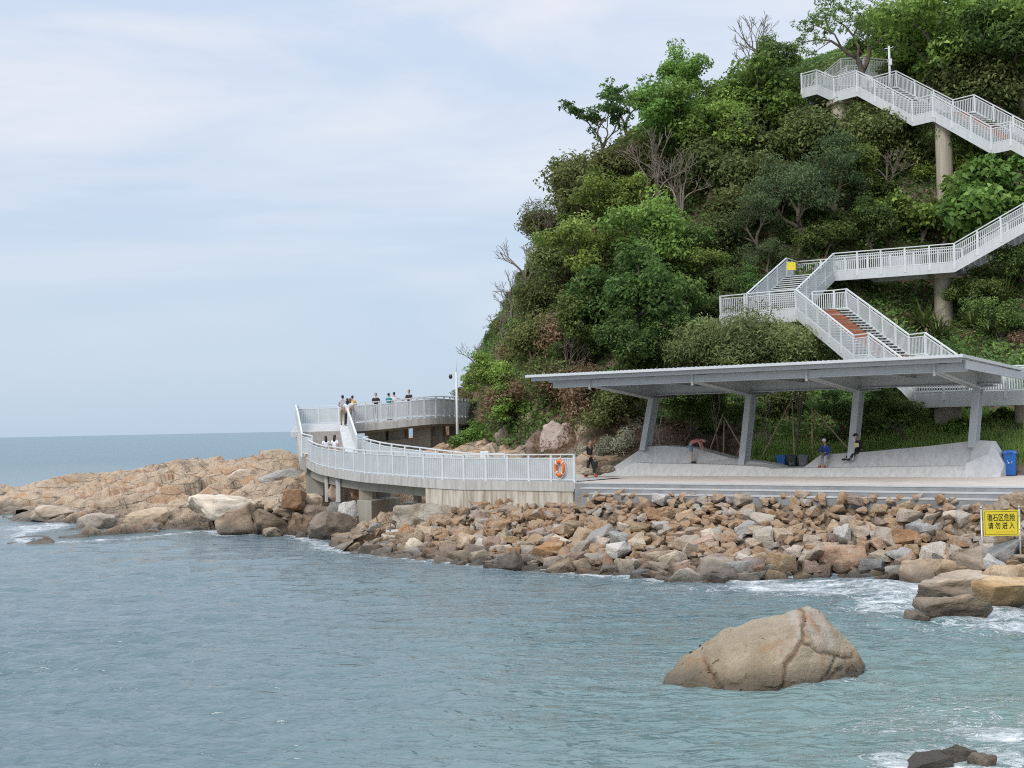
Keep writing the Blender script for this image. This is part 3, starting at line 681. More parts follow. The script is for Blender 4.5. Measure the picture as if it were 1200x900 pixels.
bench('concrete_bench', 'folded grey concrete bench, low at its left end and rising to a blunt right end', [
    (4.6, [(6.4, -.05), (6.42, -.03), (6.9, -.02), (7.0, -.02), (7.3, -.02), (7.6, -.05)], None),
    (6.6, prof(0.34, 0.35), None), (7.7, prof(0.36, 0.38), None), (8.4, prof(0.37, 0.94), None), (10.6, prof(0.40, 1.06), None), (13.2, prof(0.44, 1.28), None), (15.0, prof(0.46, 1.48), None), (15.15, prof(0.6, 1.5, 6.42), None), (15.9, [(6.9, -.05), (7.1, .5), (7.6, 1.0), (7.8, 1.46), (8.6, 1.46), (9.3, -.05)], None), (16.4, [(7.1, -.05), (7.3, .2), (7.6, .3), (7.8, .5), (8.6, .5), (9.2, -.05)], None)])

# ------------------------------------------------------------------ shelter
SH = empty('beach_shelter', uv(6, 7.5, 0), label='long low grey steel shelter with a thin flat roof on four leaning columns', cat='shelter')
UL, UR, VF, VB = -3.8, 16.5, 1.85, 11.5
def rz_(v): return 4.92 - 0.032 * (v - VF)
N_ = 46; qq = MB()
qq.hexa([uv(UL, VF, rz_(VF) - .11), uv(UR, VF, rz_(VF) - .11), uv(UR, VB, rz_(VB) - .11), uv(UL, VB, rz_(VB) - .11)], [uv(UL, VF, rz_(VF)), uv(UR, VF, rz_(VF)), uv(UR, VB, rz_(VB)), uv(UL, VB, rz_(VB))])
qq.build('roof_sheet', MT['roofsheet'], SH); 
q2 = MB()
for i in range(N_ * 2):
    u0 = UL + .08 + (UR - UL - .16) * i / (N_ * 2 - 1); vm = (VF + VB) / 2
    q2.box(uv(u0, vm, rz_(vm) + .012), (0.05, VB - VF - .16, 0.024), (U, (V * (VB - VF) + ZUP * (rz_(VB) - rz_(VF))).normalized(), ZUP))
q2.build('roof_ribs', MT['roofsheet'], SH)
# purlins
for k_ in range(7):
    v_ = VF + 0.35 + k_ * (VB - VF - .7) / 6; q = MB(); q.bar(uv(UL + .15, v_, rz_(v_) - .2), uv(UR - .15, v_, rz_(v_) - .2), 0.1, 0.16); q.build('purlin', MT['roofsteel'], SH)
# end fascia with ribs
q = MB(); q.bar(uv(UR - .08, VF + .6, 4.55), uv(UR - .08, VB - .1, 4.28), 0.06, 0.34)
q.build('end_fascia', MT['roofsteel'], SH)
def ibeam(q, pts_top, pts_bot, fw, tw=0.05, ft=0.05, side=None):
    """tapered plate girder following two lines"""
    for (a, b_), (c_, d_) in zip(zip(pts_top[:-1], pts_top[1:]), zip(pts_bot[:-1], pts_bot[1:])):
        s_ = side * (tw / 2); q.hexa([c_ - s_, d_ - s_, d_ + s_, c_ + s_], [a - s_, b_ - s_, b_ + s_, a + s_])
        for (e, f_, sg) in ((c_, d_, 1), (a, b_, -1)):
            w_ = side * (fw / 2); dz = ZUP * (ft * sg)
            lo = [e - w_, f_ - w_, f_ + w_, e + w_]; hi = [x + dz for x in lo]
            q.hexa(*( (lo, hi) if sg > 0 else (hi, lo)))
BV = 2.75
q = MB(); ibeam(q, [uv(-2.75, BV, 4.60), uv(UR - .15, BV, 4.60)], [uv(-2.75, BV, 4.28), uv(UR - .15, BV, 4.28)], 0.26, 0.05, 0.04, V)
q.box(uv(6.85, BV - .10, 4.44), (19.2, 0.03, 0.26), (U, V, ZUP)); q.build('front_beam', MT['roofsteel'], SH)
colu = [-0.65, 4.63, 9.92, 15.2]; cbase = [1.40, 0.66, 0.9, 1.42]
for u_, zb in zip(colu, cbase):
    q = MB()
    ibeam(q, [uv(u_, BV + .1, 4.6), uv(u_, 8.3, 4.5), uv(u_, VB - .4, 4.45)], [uv(u_, BV + .1, 4.28), uv(u_, 8.3, 3.74), uv(u_, VB - .4, 3.86)], 0.42, 0.06, 0.05, U)
    q.build('roof_beam', MT['roofsteel'], SH)
    # leaning H column: flanges face the sea and the hill
    a = uv(u_, 7.6, zb - .3); b_ = uv(u_, 8.7, 3.82); q = MB(); ax = (b_ - a).normalized(); mid = (a + b_) / 2; Lc = (b_ - a).length
    vv = (V - ax * V.dot(ax)).normalized()
    q.box(mid - vv * .29, (0.30, 0.05, Lc), (U, vv, ax)); q.box(mid + vv * .29, (0.30, 0.05, Lc), (U, vv, ax)); q.box(mid, (0.05, 0.53, Lc), (U, vv, ax))
    q.build('column', MT['roofsteel'], SH)
    # short bracket stub on the front beam
    q = MB(); q.box(uv(u_ - .02, BV - .16, 4.40), (0.09, 0.09, 0.5), (U, V, ZUP)); q.build('beam_bracket', MT['roofsteel'], SH)
for u_ in (2, 7.3, 12.5):
    q = MB(); ibeam(q, [uv(u_, BV + .1, 4.6), uv(u_, VB - .4, 4.5)], [uv(u_, BV + .1, 4.38), uv(u_, VB - .4, 4.22)], 0.18, 0.04, 0.03, U); q.build('rafter', MT['roofsteel'], SH)
q = MB(); ibeam(q, [uv(UL + 2.4, 8.6, 4.5), uv(UR - .3, 8.6, 4.5)], [uv(UL + 2.4, 8.6, 3.9), uv(UR - .3, 8.6, 3.9)], 0.24, 0.05, 0.04, V); q.build('rear_beam', MT['roofsteel'], SH)
fix(SH)

# ------------------------------------------------------------------ hillside stairways
def stairway(root, near, cross, flats, fascia=0.5, nstep_h=0.165, red=(), rails=(True, True), bal=0.12):
    """near: near-edge deck points; cross: vector(s) to the far edge; flats[i] True when segment i is level"""
    cs = cross if isinstance(cross, list) else [cross] * len(near)
    far = [a + c_ for a, c_ in zip(near, cs)]
    for i in range(len(near) - 1):
        a, b_, c_, d_ = near[i], near[i + 1], far[i + 1], far[i]
        q = MB()
        if flats[i]:
            slab(q, [a - ZUP * .02, b_ - ZUP * .02], [d_ - ZUP * .02, c_ - ZUP * .02], 0.16); q.build('landing', MT['tread'], root)
        else:
            n_ = max(2, round(abs(b_.z - a.z) / nstep_h)); qr = MB()
            for k_ in range(n_):
                f0, f1 = k_ / n_, (k_ + 1) / n_; zt = min(a.z, b_.z) if False else a.z + (b_.z - a.z) * (f1 if b_.z > a.z else f0) 
                p0, p1, p2, p3 = a.lerp(b_, f0), a.lerp(b_, f1), d_.lerp(c_, f1), d_.lerp(c_, f0)
                pp = [Vector((p.x, p.y, zt)) for p in (p0, p1, p2, p3)]
                q.hexa([p - ZUP * .05 for p in pp], pp)
                if i in red:
                    e = lambda p_, r_, s_: Vector((p_.x + (r_.x - p_.x) * s_, p_.y + (r_.y - p_.y) * s_, 0))
                    l0, r0 = (0.40, 0.74)
                    A1, A2 = e(p0, p3, l0), e(p0, p3, r0); B1, B2 = e(p1, p2, l0), e(p1, p2, r0); hr = abs(b_.z - a.z) / n_
                    lo = [Vector((v_.x, v_.y, zt - hr)) for v_ in (A1, B1, B2, A2)]; hi = [Vector((v_.x, v_.y, zt + .008)) for v_ in (A1, B1, B2, A2)]
                    qr.hexa(lo, hi)
            q.build('treads', MT['tread'], root)
            if qr.v: qr.build('red_steps', MT['redtread'], root)
    for L in (near, far):
        q = MB(); plates(q, L, 0.06, fascia, 0.06); q.build('stringer', MT['steel'], root)
    sgn = 1
    for L, on in ((near, rails[0]), (far, rails[1])):
        if on: railing(root, L, 1.15, 1.45, 0.3, bal)
def leg_to_hill(root, x, y, ztop, r=0.5, name='support_column', mat=None, down=None):
    z0 = (hz(x, y) if down is None else down) - 0.6
    q = MB(); q.tube([(x, y, z0), (x, y, ztop - .5)], r, 20, True); q.box((x, y, ztop - .38), (r * 2.6, r * 2.2, 0.3))
    o = q.build(name, mat or MT['concwarm'], root)
    m_ = o.data
    for p in m_.polygons: p.use_smooth = len(p.vertices) == 4 and abs(p.normal.z) < 0.1 and p.area > 0.05 and False
    return o
LS = empty('stairway', P(935, 380, 71.5), label='lower white steel stairway zigzagging up the hillside above the shelter roof', cat='stairway')
def rp(px, py, Y, h=1.15):                 # deck point below a handrail pixel
    p = P(px, py, Y); p.z -= h; return p
P0 = rp(932, 339, 71.5); zL = P0.z
L0 = rp(844, 346, 74.6); L0.z = zL
# first flight down from the platform, a short landing, a second flight, then the low walkway
a1 = rp(1000, 393, 65.5); a2 = rp(1018, 393, 64.2); a2.z = a1.z; a3 = rp(1055, 418, 61.7); a4 = P(1072, 470, 60.4); a4.z = CAM_Z + 1.12
cr1 = vec(2.95, 0.35, 0)
stairway(LS, [a4, a3, a2, a1, P0], cr1, [False, False, True, False], 0.5, red=(1, 3))
# platform: front edge L0..P0, back edge further up
L1b = L0 + V * 2.3; C1 = P0 + cr1
q = MB(); base_ = [L0, P0, C1, P0 + V * 2.2 + U * 1.4, L1b]
q.add([p - ZUP * .02 for p in base_] + [p - ZUP * .2 for p in base_], [(0, 1, 2, 3, 4), (9, 8, 7, 6, 5)] + [(i, 5 + i, 5 + (i + 1) % 5, (i + 1) % 5) for i in range(5)]); q.build('landing', MT['tread'], LS)
q = MB(); plates(q, [L1b, L0, P0], 0.06, 0.66, 0.06); q.build('stringer', MT['steel'], LS)
railing(LS, [L1b, L0, P0], 1.15, 1.45, 0.3); railing(LS, [C1, P0 + V * 2.2 + U * 1.4, P0 + V * 2.0 + U * .2], 1.15, 1.45, 0.2)
q = MB(); plates(q, [C1, P0 + V * 2.2 + U * 1.4], 0.06, 0.5, 0.06); q.build('stringer', MT['steel'], LS)
# second flight up, away from the viewer, and the walkway to the right
w1 = rp(977, 297, 76.3); zW = w1.z; f2a = P0 + V * 0.15
cr2 = -(U * 3.0)
stairway(LS, [f2a, w1], [cr2, cr2], [False], 0.5)
w2 = rp(1118, 285, 73.0); w2.z = zW
w3 = rp(1200, 238, 71.2); w4 = w3 + (w3 - w2) * 1.1
crw = vec(1.2, 2.1, 0)
stairway(LS, [w1, w2, w3, w4], [crw] * 4, [True, False, False], 0.5)
wl = w1 + cr2; wlb = wl + crw * .9
q = MB(); pp = [wl, w1, w1 + crw, wlb]; q.add([p - ZUP * .024 for p in pp] + [p - ZUP * .2 for p in pp], [(0, 1, 2, 3), (7, 6, 5, 4)] + [(i, 4 + i, 4 + (i + 1) % 4, (i + 1) % 4) for i in range(4)]); q.build('landing', MT['tread'], LS)
railing(LS, [wl, wlb, w1 + crw], 1.15, 1.3, 0.2)
# low walkway to the right behind the shelter
lw = [a4 + vec(0, 0, 0), a4 + U * 5.6 - V * 0.3, a4 + U * 9.0 + V * .2 + ZUP * -0.9, a4 + U * 16 + V * .4 - ZUP * .9]
stairway(LS, lw, [cr1 * .9 + V * .4] * 4, [True, False, True], 0.62)
for (px, Y, zt) in ((1107, 75.3, zW), (1042, 66.0, a1.z - 1.9), (962, 70.5, a1.z + .2), (1108, 61.6, a4.z), (1203, 58.6, a4.z)):
    p = P(px, 400, Y); leg_to_hill(LS, p.x, Y, zt - .1, 0.52 if px < 1105 or px == 1107 else 0.62)
p = P(885, 400, 76); leg_to_hill(LS, p.x, 76, zL - .15, 0.5)
fix(LS)

US = empty('stairway', P(1093, 160, 80), label='upper white steel stairway descending to the right below the dark treetop on the hill', cat='stairway')
u0_ = rp(1004, 82, 84.5, 1.2); u1_ = rp(1069, 116, 81.2, 1.2); u2_ = rp(1093, 110, 80, 1.2); u2_.z = u1_.z; u3_ = rp(1161, 147, 76.9, 1.2); u4_ = rp(1184, 142, 75.8, 1.2); u4_.z = u3_.z
u5_ = u4_ + (u3_ - u2_); um = rp(977, 91, 86.0, 1.2); um.z = u0_.z; ul = rp(957, 81, 87.6, 1.2); ul2 = rp(939, 83, 88.6, 1.2); ul2.z = ul.z
crU = vec(2.7, 0.25, 0)
stairway(US, [ul2, ul, um, u0_, u1_, u2_, u3_, u4_, u5_], crU, [True, False, True, False, True, False, True, False], 0.55, red=(5,))
# the flight that doubles back and climbs out of sight behind the treetop
b0 = ul2 + vec(1.2, 2.6, 0); b1 = rp(985, 68, 91, 1.2); b2 = b1 + vec(1.6, -.2, 0); b3 = rp(1068, 72, 90, 1.2)
stairway(US, [b0, b1, b2, b3], vec(.9, 1.9, 0), [False, True, False], 0.5)
q = MB(); pp = [ul2, ul2 + crU, b0 + vec(.9, 1.9, 0), b0]; q.add([p - ZUP * .03 for p in pp] + [p - ZUP * .2 for p in pp], [(0, 1, 2, 3), (7, 6, 5, 4)] + [(i, 4 + i, 4 + (i + 1) % 4, (i + 1) % 4) for i in range(4)]); q.build('landing', MT['tread'], US)
railing(US, [ul2, b0], 1.2, 1.4, .2); 
for (px, Y, zt) in ((1107, 80.4, u1_.z), (1197, 76.6, u3_.z), (985, 86.6, u0_.z)):
    p = P(px, 200, Y); leg_to_hill(US, p.x, Y, zt - .1, 0.52)
fix(US)

# ------------------------------------------------------------------ rocks
def rock_mesh(seed, mats, npts=15, sub=2, rough=0.05, cl=(.62, .66, .55)):
    rnd = random.Random(seed); bm = bmesh.new()
    for i in range(npts):
        v = Vector((rnd.gauss(0, 1), rnd.gauss(0, 1), rnd.gauss(0, 1))).normalized()
        v = Vector(tuple(max(-c_, min(c_, x_)) for x_, c_ in zip(v, cl)))
        bm.verts.new(v * rnd.uniform(.85, 1.1))
    bmesh.ops.convex_hull(bm, input=bm.verts)
    bmesh.ops.delete(bm, geom=[v for v in bm.verts if not v.link_faces], context='VERTS')
    bmesh.ops.dissolve_limit(bm, angle_limit=0.22, verts=bm.verts, edges=bm.edges)
    bmesh.ops.bevel(bm, geom=list(bm.edges), offset=0.045, segments=2, profile=0.6, affect='EDGES')
    bmesh.ops.triangulate(bm, faces=bm.faces)
    for _ in range(sub):
        le = [e for e in bm.edges if e.calc_length() > 0.17]
        if le: bmesh.ops.subdivide_edges(bm, edges=le, cuts=1); bmesh.ops.triangulate(bm, faces=bm.faces)
    bm.normal_update()
    off = Vector((seed * 3.1, seed * 1.7, 0))
    for v in bm.verts:
        n_ = mnoise.noise(v.co * 2.6 + off) * rough * 1.4 + mnoise.noise(v.co * 7 + off) * rough * 0.6
        v.co += v.normal * n_
    lo = [min(v.co[i] for v in bm.verts) for i in range(3)]; hi = [max(v.co[i] for v in bm.verts) for i in range(3)]
    for v in bm.verts:
        for i in range(3): v.co[i] = (v.co[i] - (lo[i] + hi[i]) / 2) / (hi[i] - lo[i])
    m_ = bpy.data.meshes.new('rock'); bm.to_mesh(m_); bm.free()
    if mats: m_.materials.append(mats)
    try: m_.set_sharp_from_angle(angle=R(38))
    except Exception: pass
    m_.polygons.foreach_set('use_smooth', [True] * len(m_.polygons))
    return m_
ROCKC = {
 'tan': [(0.26, 0.19, 0.13), (0.44, 0.34, 0.24), (0.53, 0.44, 0.34)],
 'ochre': [(0.26, 0.175, 0.09), (0.44, 0.31, 0.18), (0.52, 0.42, 0.29)],
 'rust orange': [(0.24, 0.13, 0.07), (0.42, 0.245, 0.135), (0.48, 0.36, 0.25)],
 'pale grey': [(0.33, 0.32, 0.295), (0.47, 0.45, 0.41), (0.53, 0.50, 0.45)],
 'blue-grey': [(0.18, 0.178, 0.17), (0.305, 0.30, 0.285), (0.41, 0.395, 0.37)],
 'cream': [(0.40, 0.33, 0.24), (0.57, 0.48, 0.37), (0.61, 0.55, 0.46)],
 'pinkish brown': [(0.25, 0.17, 0.135), (0.41, 0.30, 0.24), (0.48, 0.39, 0.32)],
 'dark brown': [(0.11, 0.08, 0.055), (0.21, 0.15, 0.10), (0.31, 0.24, 0.17)]}
RM = {k: rock_mat('rock_' + k.replace(' ', '_').replace('-', '_'), v, False, True, 1.2, 0.22) for k, v in ROCKC.items()}
NPRO = 9
RP = {k: [rock_mesh(11 + i, RM[k], 13 + i % 4) for i in range(NPRO)] for k in RM}
rnd = random.Random(77)
stones = []
def dart(n, smin, smax, tlo, thi, slo=0.0, shi=13.2, fill=0.62):
    tries = 0; got = 0
    while got < n and tries < n * 40:
        tries += 1; s_ = rnd.uniform(slo, shi); tt = rnd.uniform(tlo, thi); p = bank(s_, min(tt, 1.0)) if tt <= 1 else None
        if p is None:
            i = min(int(s_), 13); f_ = s_ - i; a = topw[i].lerp(topw[i + 1], f_); b_ = botw[i].lerp(botw[i + 1], f_); p = a.lerp(b_, tt)
        sz = rnd.uniform(smin, smax) * (0.85 + 0.35 * tt)
        if any((p.x - q_[0].x) ** 2 + ((p.y - q_[0].y)) ** 2 < (fill * (sz + q_[1]) / 2) ** 2 for q_ in stones): continue
        stones.append((p, sz, s_, tt)); got += 1
dart(14, 1.05, 1.4, 0.5, 1.03, 4.5, 13.2, .6)
dart(70, 0.78, 1.0, 0.15, 1.04, 0, 13.6, .56)
dart(330, 0.52, 0.78, -0.01, 1.06, 0, 13.7, fill=.52)
dart(520, 0.36, 0.55, -0.04, 1.08, 0, 13.7, fill=0.46)
dart(900, 0.2, 0.36, -0.05, 1.08, 0, 13.7, fill=0.42)
def pick_colour(s_, tt):
    if tt > 0.93: w = dict(zip(ROCKC, (3, 3, 1.2, 1, 1.2, .6, 1, 2.5)))
    elif s_ < 6.5: w = dict(zip(ROCKC, (4, 4, 2.4, .8, .4, 2, 1.2, .3)))
    else: w = dict(zip(ROCKC, (4, 2.4, 1.2, 2.2, .8, 3, 1.6, .2)))
    return rnd.choices(list(w), list(w.values()))[0]
def along(s_):
    return ['under the curved boardwalk', 'beside the pier footing', 'below the big outcrop', 'below the streaked wall', 'below the boardwalk wall middle', 'below the lifebuoy', 'below the steps\' left end',
            'below the person in black', 'below the tall bench', 'below the second column', 'below the three bins', 'below the seated people', 'left of the sign', 'around the sign posts', 'right of the sign'][min(int(s_ + 0.4), 14)]
def up(tt): return 'top edge' if tt < 0.17 else 'upper slope' if tt < 0.42 else 'mid slope' if tt < 0.68 else 'lower slope' if tt < 0.9 else 'waterline'
stones.sort(key=lambda q_: -q_[1] / q_[0].y)
SV, SF, off_ = [], [], 0
RIP = 'angular stones of the rip-rap slope'
for i, (p, sz, s_, tt) in enumerate(stones):
    cname = pick_colour(s_, tt); pm = RP[cname][rnd.randrange(NPRO)]
    el = rnd.uniform(0.65, 1.0); fl = rnd.uniform(0.5, 0.8)
    sc = Vector((sz * rnd.uniform(1.05, 1.35), sz * el, sz * fl)); rot = (R(rnd.gauss(0, 16)), R(rnd.gauss(0, 16)), rnd.uniform(0, 6.28))
    loc = Vector((p.x, p.y, p.z + sz * 0.1 - 0.14 + rnd.uniform(-.06, .08)))
    if i < 290:
        o = link('rock', pm, None, loc); o.scale = sc; o.rotation_euler = rot
        size = 'large' if sz > 0.95 else 'medium' if sz > 0.72 else 'small'
        shape = 'flat' if fl < 0.58 else 'blocky' if el > 0.86 else 'angular'
        tag(o, f'{size} {shape} {cname} stone, {up(tt)} {along(s_)}', 'rock', RIP)
    else:
        Mx = Matrix.LocRotScale(loc, __import__('mathutils').Euler(rot), sc); co = np.empty(len(pm.vertices) * 3, np.float32); pm.vertices.foreach_get('co', co)
        co = co.reshape(-1, 3) @ np.array(Mx.to_3x3()).T + np.array(loc); tri = np.empty(len(pm.polygons) * 3, np.int32)
        if all(len(q_.vertices) == 3 for q_ in pm.polygons):
            pm.polygons.foreach_get('vertices', tri); SV.append(co); SF.append(tri.reshape(-1, 3) + off_); off_ += len(co)
rub = rock_mat('rubble_stone', [(0.22, 0.14, 0.085), (0.37, 0.27, 0.18), (0.40, 0.25, 0.14), (0.40, 0.37, 0.33), (0.5, 0.42, 0.32)], True, False, 0.9, 0.1)
o = link('rubble', np_mesh('rubble', np.concatenate(SV), np.concatenate(SF), rub)); tag(o, 'small broken tan and grey stones filling the gaps of the rip-rap', 'stones', kind='stuff')

OUTC = rock_mat('outcrop_rock', [(0.20, 0.16, 0.11), (0.34, 0.28, 0.20), (0.42, 0.38, 0.32), (0.36, 0.25, 0.15)], True, False, 0.9, 0.3)
def boulder(label, x0, y0, x1, y1, Y, dep, seed, cname, rz=0.0, sink=0.2, npts=18, tilt=(0, 0), rough=0.06, mat=None):
    a = P(x0, y1, Y); b_ = P(x1, y0, Y); w = b_.x - a.x; h = (b_.z - a.z)
    m_ = rock_mesh(seed, mat or RM[cname], npts + 10, 3, rough, (.9, .9, .78))
    o = link('boulder', m_, None, Vector(((a.x + b_.x) / 2, Y + dep * .3, (a.z + b_.z) / 2 - h * sink / 2))); o.scale = (w, dep, h * (1 + sink)); o.rotation_euler = (R(tilt[0]), R(tilt[1]), rz)
    return tag(o, label, 'boulder')
boulder('huge rounded grey granite outcrop bulging out below the boardwalk wall', 452, 586, 612, 630, 60.6, 4.6, 201, 'pale grey', 0.0, .6, 34, (0, 3), .13, mat=OUTC)
boulder('smooth tan rock shoulder half buried right of the grey outcrop', 560, 590, 640, 614, 58.6, 2.5, 207, 'tan', 0.1, .5)
boulder('overhanging boulder with a pale flat top and dark undercut side', 212, 580, 303, 612, 73.4, 3.68, 203, 'cream', 0.2, .1, 14, (0, 3))
def chunk(label, x0, y0, x1, y1, Y, dep, seed, cname, rz, tilt):
    a = P(x0, y1, Y); b_ = P(x1, y0, Y); w = b_.x - a.x; h = b_.z - a.z
    o = link('boulder', rock_mesh(seed, RM[cname], 16, 3, .10), None, Vector(((a.x + b_.x) / 2, Y + dep * .25, (a.z + b_.z) / 2 - h * .12))); o.scale = (w * 1.08, dep, h * 1.3); o.rotation_euler = (R(tilt[0]), R(tilt[1]), rz); return tag(o, label, 'boulder')
for args in (('tall brown rock leaning up right of the pale flat-topped boulder', 254, 596, 302, 631, 69.4, 2.6, 501, 'dark brown', -.1, (0, -24)), ('ochre crest of the brown rock mass right of the pale boulder', 286, 582, 338, 606, 70.6, 2.6, 502, 'ochre', .2, (0, -8)),
             ('brown block in the middle of the rock mass at the waterline', 294, 600, 336, 629, 68.6, 2.0, 503, 'dark brown', .3, (0, 14)), ('tan slab stacked on the brown rock mass', 318, 590, 366, 604, 69.6, 2.2, 504, 'tan', .1, (0, 6)),
             ('dark brown block at the right of the rock mass', 330, 602, 372, 628, 68.0, 2.0, 505, 'dark brown', -.3, (0, 10)), ('brown rounded block above the dark ones by the abutment', 352, 592, 396, 614, 68.8, 1.9, 506, 'dark brown', .2, (0, 12)),
             ('small ochre block wedged low in the rock mass', 306, 618, 330, 632, 67.4, 1.0, 507, 'ochre', .4, (0, 0)), ('dark wet block at the waterline left of the rip-rap', 364, 612, 394, 632, 66.8, 1.2, 508, 'dark brown', 0, (0, 6))):
    chunk(*args)
boulder('dark wet boulder beside the base of the square pier footing', 358, 598, 418, 632, 64.8, 2.21, 206, 'dark brown', 0.2, .3)
for i, (x, y, w, h, c_, tx) in enumerate(((366, 588, 26, 20, 'ochre', 'ochre block resting on the brown boulders below the abutment'), (392, 596, 22, 16, 'blue-grey', 'blue-grey cobble between the leaning boulder and pier column'), (408, 597, 26, 20, 'pale grey', 'pale grey block just left of the square footing'),
        (344, 583, 30, 22, 'rust orange', 'rust orange block on top of the leaning brown boulder'), (318, 590, 22, 14, 'tan', 'small tan block perched on the tall cracked boulder'), (352, 631, 18, 15, 'dark brown', 'lone dark rock standing in the foam off the boulders'),
        (380, 640, 26, 13, 'dark brown', 'dark flat rock awash left of the rip-rap toe'), (404, 641, 28, 14, 'ochre', 'ochre rock at the very left end of the rip-rap toe'), (396, 572, 30, 30, 'pinkish brown', 'pinkish boulder behind the two thin pier columns'), (420, 574, 24, 26, 'rust orange', 'rust orange boulder tucked behind the square footing'))):
    yb = y + h / 2; Yd = {0: 69.5, 1: 68.2, 2: 66.3, 3: 68.6, 4: 69.8, 5: 66.2, 6: 63.6, 7: 62.4, 8: 71.5, 9: 69.5}[i]
    boulder(tx, x - w / 2, y - h / 2, x + w / 2, yb, Yd, w * Yd / 1500 * .9, 230 + i, c_, 0.4 * i, .3)
# headland blocks
for i, (x, y, w, h, Y, c_, tx) in enumerate(((60, 600, 60, 16, 92, 'ochre', 'low ochre slab on the left part of the headland'), 
        (285, 556, 40, 14, 97, 'tan', 'tan block on the headland ridge nearest the boardwalk'), (322, 533, 40, 14, 108, 'ochre', 'ochre knoll at the far end of the headland by the hairpin'), (110, 610, 50, 18, 84, 'tan', 'broad tan block above the small water inlet'),
        (170, 606, 56, 22, 84, 'ochre', 'bulky ochre block by the waterline left of the undercut boulder'), (35, 632, 60, 9, 78, 'dark brown', 'low dark reef rock at the left edge below the inlet'), (85, 631, 44, 9, 77, 'dark brown', 'second low reddish dark reef rock right of the inlet mouth'), (330, 560, 60, 22, 92, 'pale grey', 'smooth grey slab of rock left of the abutment'))):
    Y *= .9; boulder(tx, x - w / 2, y - h / 2, x + w / 2, y + h / 2, Y, w * Y / 1500 * .7, 260 + i, c_, 0.15 * (i % 3), .5, 18)
# right shore and foreground rocks
def slabrock(label, x0, y0, x1, y1, Y, dep, seed, cname, rz=0.0, tilt=(0, 0), npts=12, mat=None):
    a = P(x0, y1, Y); b_ = P(x1, y0, Y); w = b_.x - a.x; h = b_.z - a.z
    o = link('boulder', rock_mesh(seed, mat or RM[cname], npts, 3, .07), None, Vector(((a.x + b_.x) / 2, Y + dep * .3, (a.z + b_.z) / 2 - h * .25))); o.scale = (w, dep, h * 1.5); o.rotation_euler = (R(tilt[0]), R(tilt[1]), rz); return tag(o, label, 'boulder')
slabrock('large flat-topped orange-brown rock at the right edge in front of the sign', 1148, 680, 1230, 717, 36.2, 2.4, 401, 'ochre', 0.1, (0, 0), 14)
slabrock('long low tan rock lying in the foam left of the flat orange-brown rock', 1082, 697, 1166, 728, 35.4, 1.5, 402, 'tan', -0.12, (0, -10), 12)
slabrock('small brown rock at the tip of the long low tan rock', 1054, 717, 1090, 735, 34.6, .8, 403, 'ochre', 0.2)
slabrock('sloping wet slab of rock between the rip-rap and the foam', 1078, 676, 1172, 696, 39.0, 2.4, 404, 'tan', 0.0, (0, -8), 12)
slabrock('ochre block at the foot of the right sign post', 1172, 664, 1216, 690, 40.2, 1.4, 405, 'ochre', 0.3)
slabrock('dark flat wet rock breaking the water at the bottom edge', 1060, 887, 1118, 906, 20.4, .7, 406, 'dark brown', 0.1, (0, -4))
slabrock('jagged brown wet rock at the bottom edge behind the dark flat one', 1098, 879, 1150, 905, 20.7, .7, 407, 'dark brown', -0.3, (0, 6))
slabrock('small jagged rock at the right of the wet rocks along the bottom edge', 1140, 883, 1168, 907, 20.3, .5, 408, 'tan', 0.5)
# the lone boulder in the water
m, t, n, b = nodes('boulder_stone'); oc = coords(t, True)
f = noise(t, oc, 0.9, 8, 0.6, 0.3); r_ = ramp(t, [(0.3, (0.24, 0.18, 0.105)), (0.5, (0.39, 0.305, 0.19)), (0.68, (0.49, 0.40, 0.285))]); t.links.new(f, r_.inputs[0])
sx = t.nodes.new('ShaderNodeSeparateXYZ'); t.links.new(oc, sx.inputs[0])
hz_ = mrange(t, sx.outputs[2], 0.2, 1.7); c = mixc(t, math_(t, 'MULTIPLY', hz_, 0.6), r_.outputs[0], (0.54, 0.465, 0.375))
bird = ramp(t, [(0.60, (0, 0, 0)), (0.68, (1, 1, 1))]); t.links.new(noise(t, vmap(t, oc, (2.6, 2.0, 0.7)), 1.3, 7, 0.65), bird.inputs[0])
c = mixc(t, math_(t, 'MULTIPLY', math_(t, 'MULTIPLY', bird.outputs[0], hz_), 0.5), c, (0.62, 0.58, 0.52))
rs = ramp(t, [(0.58, (0, 0, 0)), (0.66, (1, 1, 1))]); t.links.new(noise(t, vmap(t, oc, (1.7, 1.0, 0.35)), 0.9, 6, 0.6, 0.6), rs.inputs[0])
c = mixc(t, math_(t, 'MULTIPLY', rs.outputs[0], 0.55), c, (0.42, 0.19, 0.08))
for an, col_, k_ in (('white', (0.58, 0.53, 0.46), .5), ('rust', (0.40, 0.23, 0.12), .55), ('crk', (0.10, 0.07, 0.05), .6)):
    at_ = t.nodes.new('ShaderNodeAttribute'); at_.attribute_name = an
    c = mixc(t, math_(t, 'MULTIPLY', mrange(t, math_(t, 'MULTIPLY', at_.outputs['Fac'], math_(t, 'ADD', noise(t, oc, 5, 6, .7), 0.5)), .15, .7), k_), c, col_)
fine = noise(t, oc, 16, 6, 0.7); c = mixc(t, 0.7, c, mixc(t, fine, (0.55, 0.53, 0.5), (1.35, 1.35, 1.35)), 'MULTIPLY')
gp = coords(t, False); s2 = t.nodes.new('ShaderNodeSeparateXYZ'); t.links.new(gp, s2.inputs[0])
wet = mrange(t, math_(t, 'SUBTRACT', s2.outputs[2], math_(t, 'MULTIPLY', noise(t, gp, 1.5, 4), 0.35)), -0.05 + WL, 0.3 + WL, 1, 0)
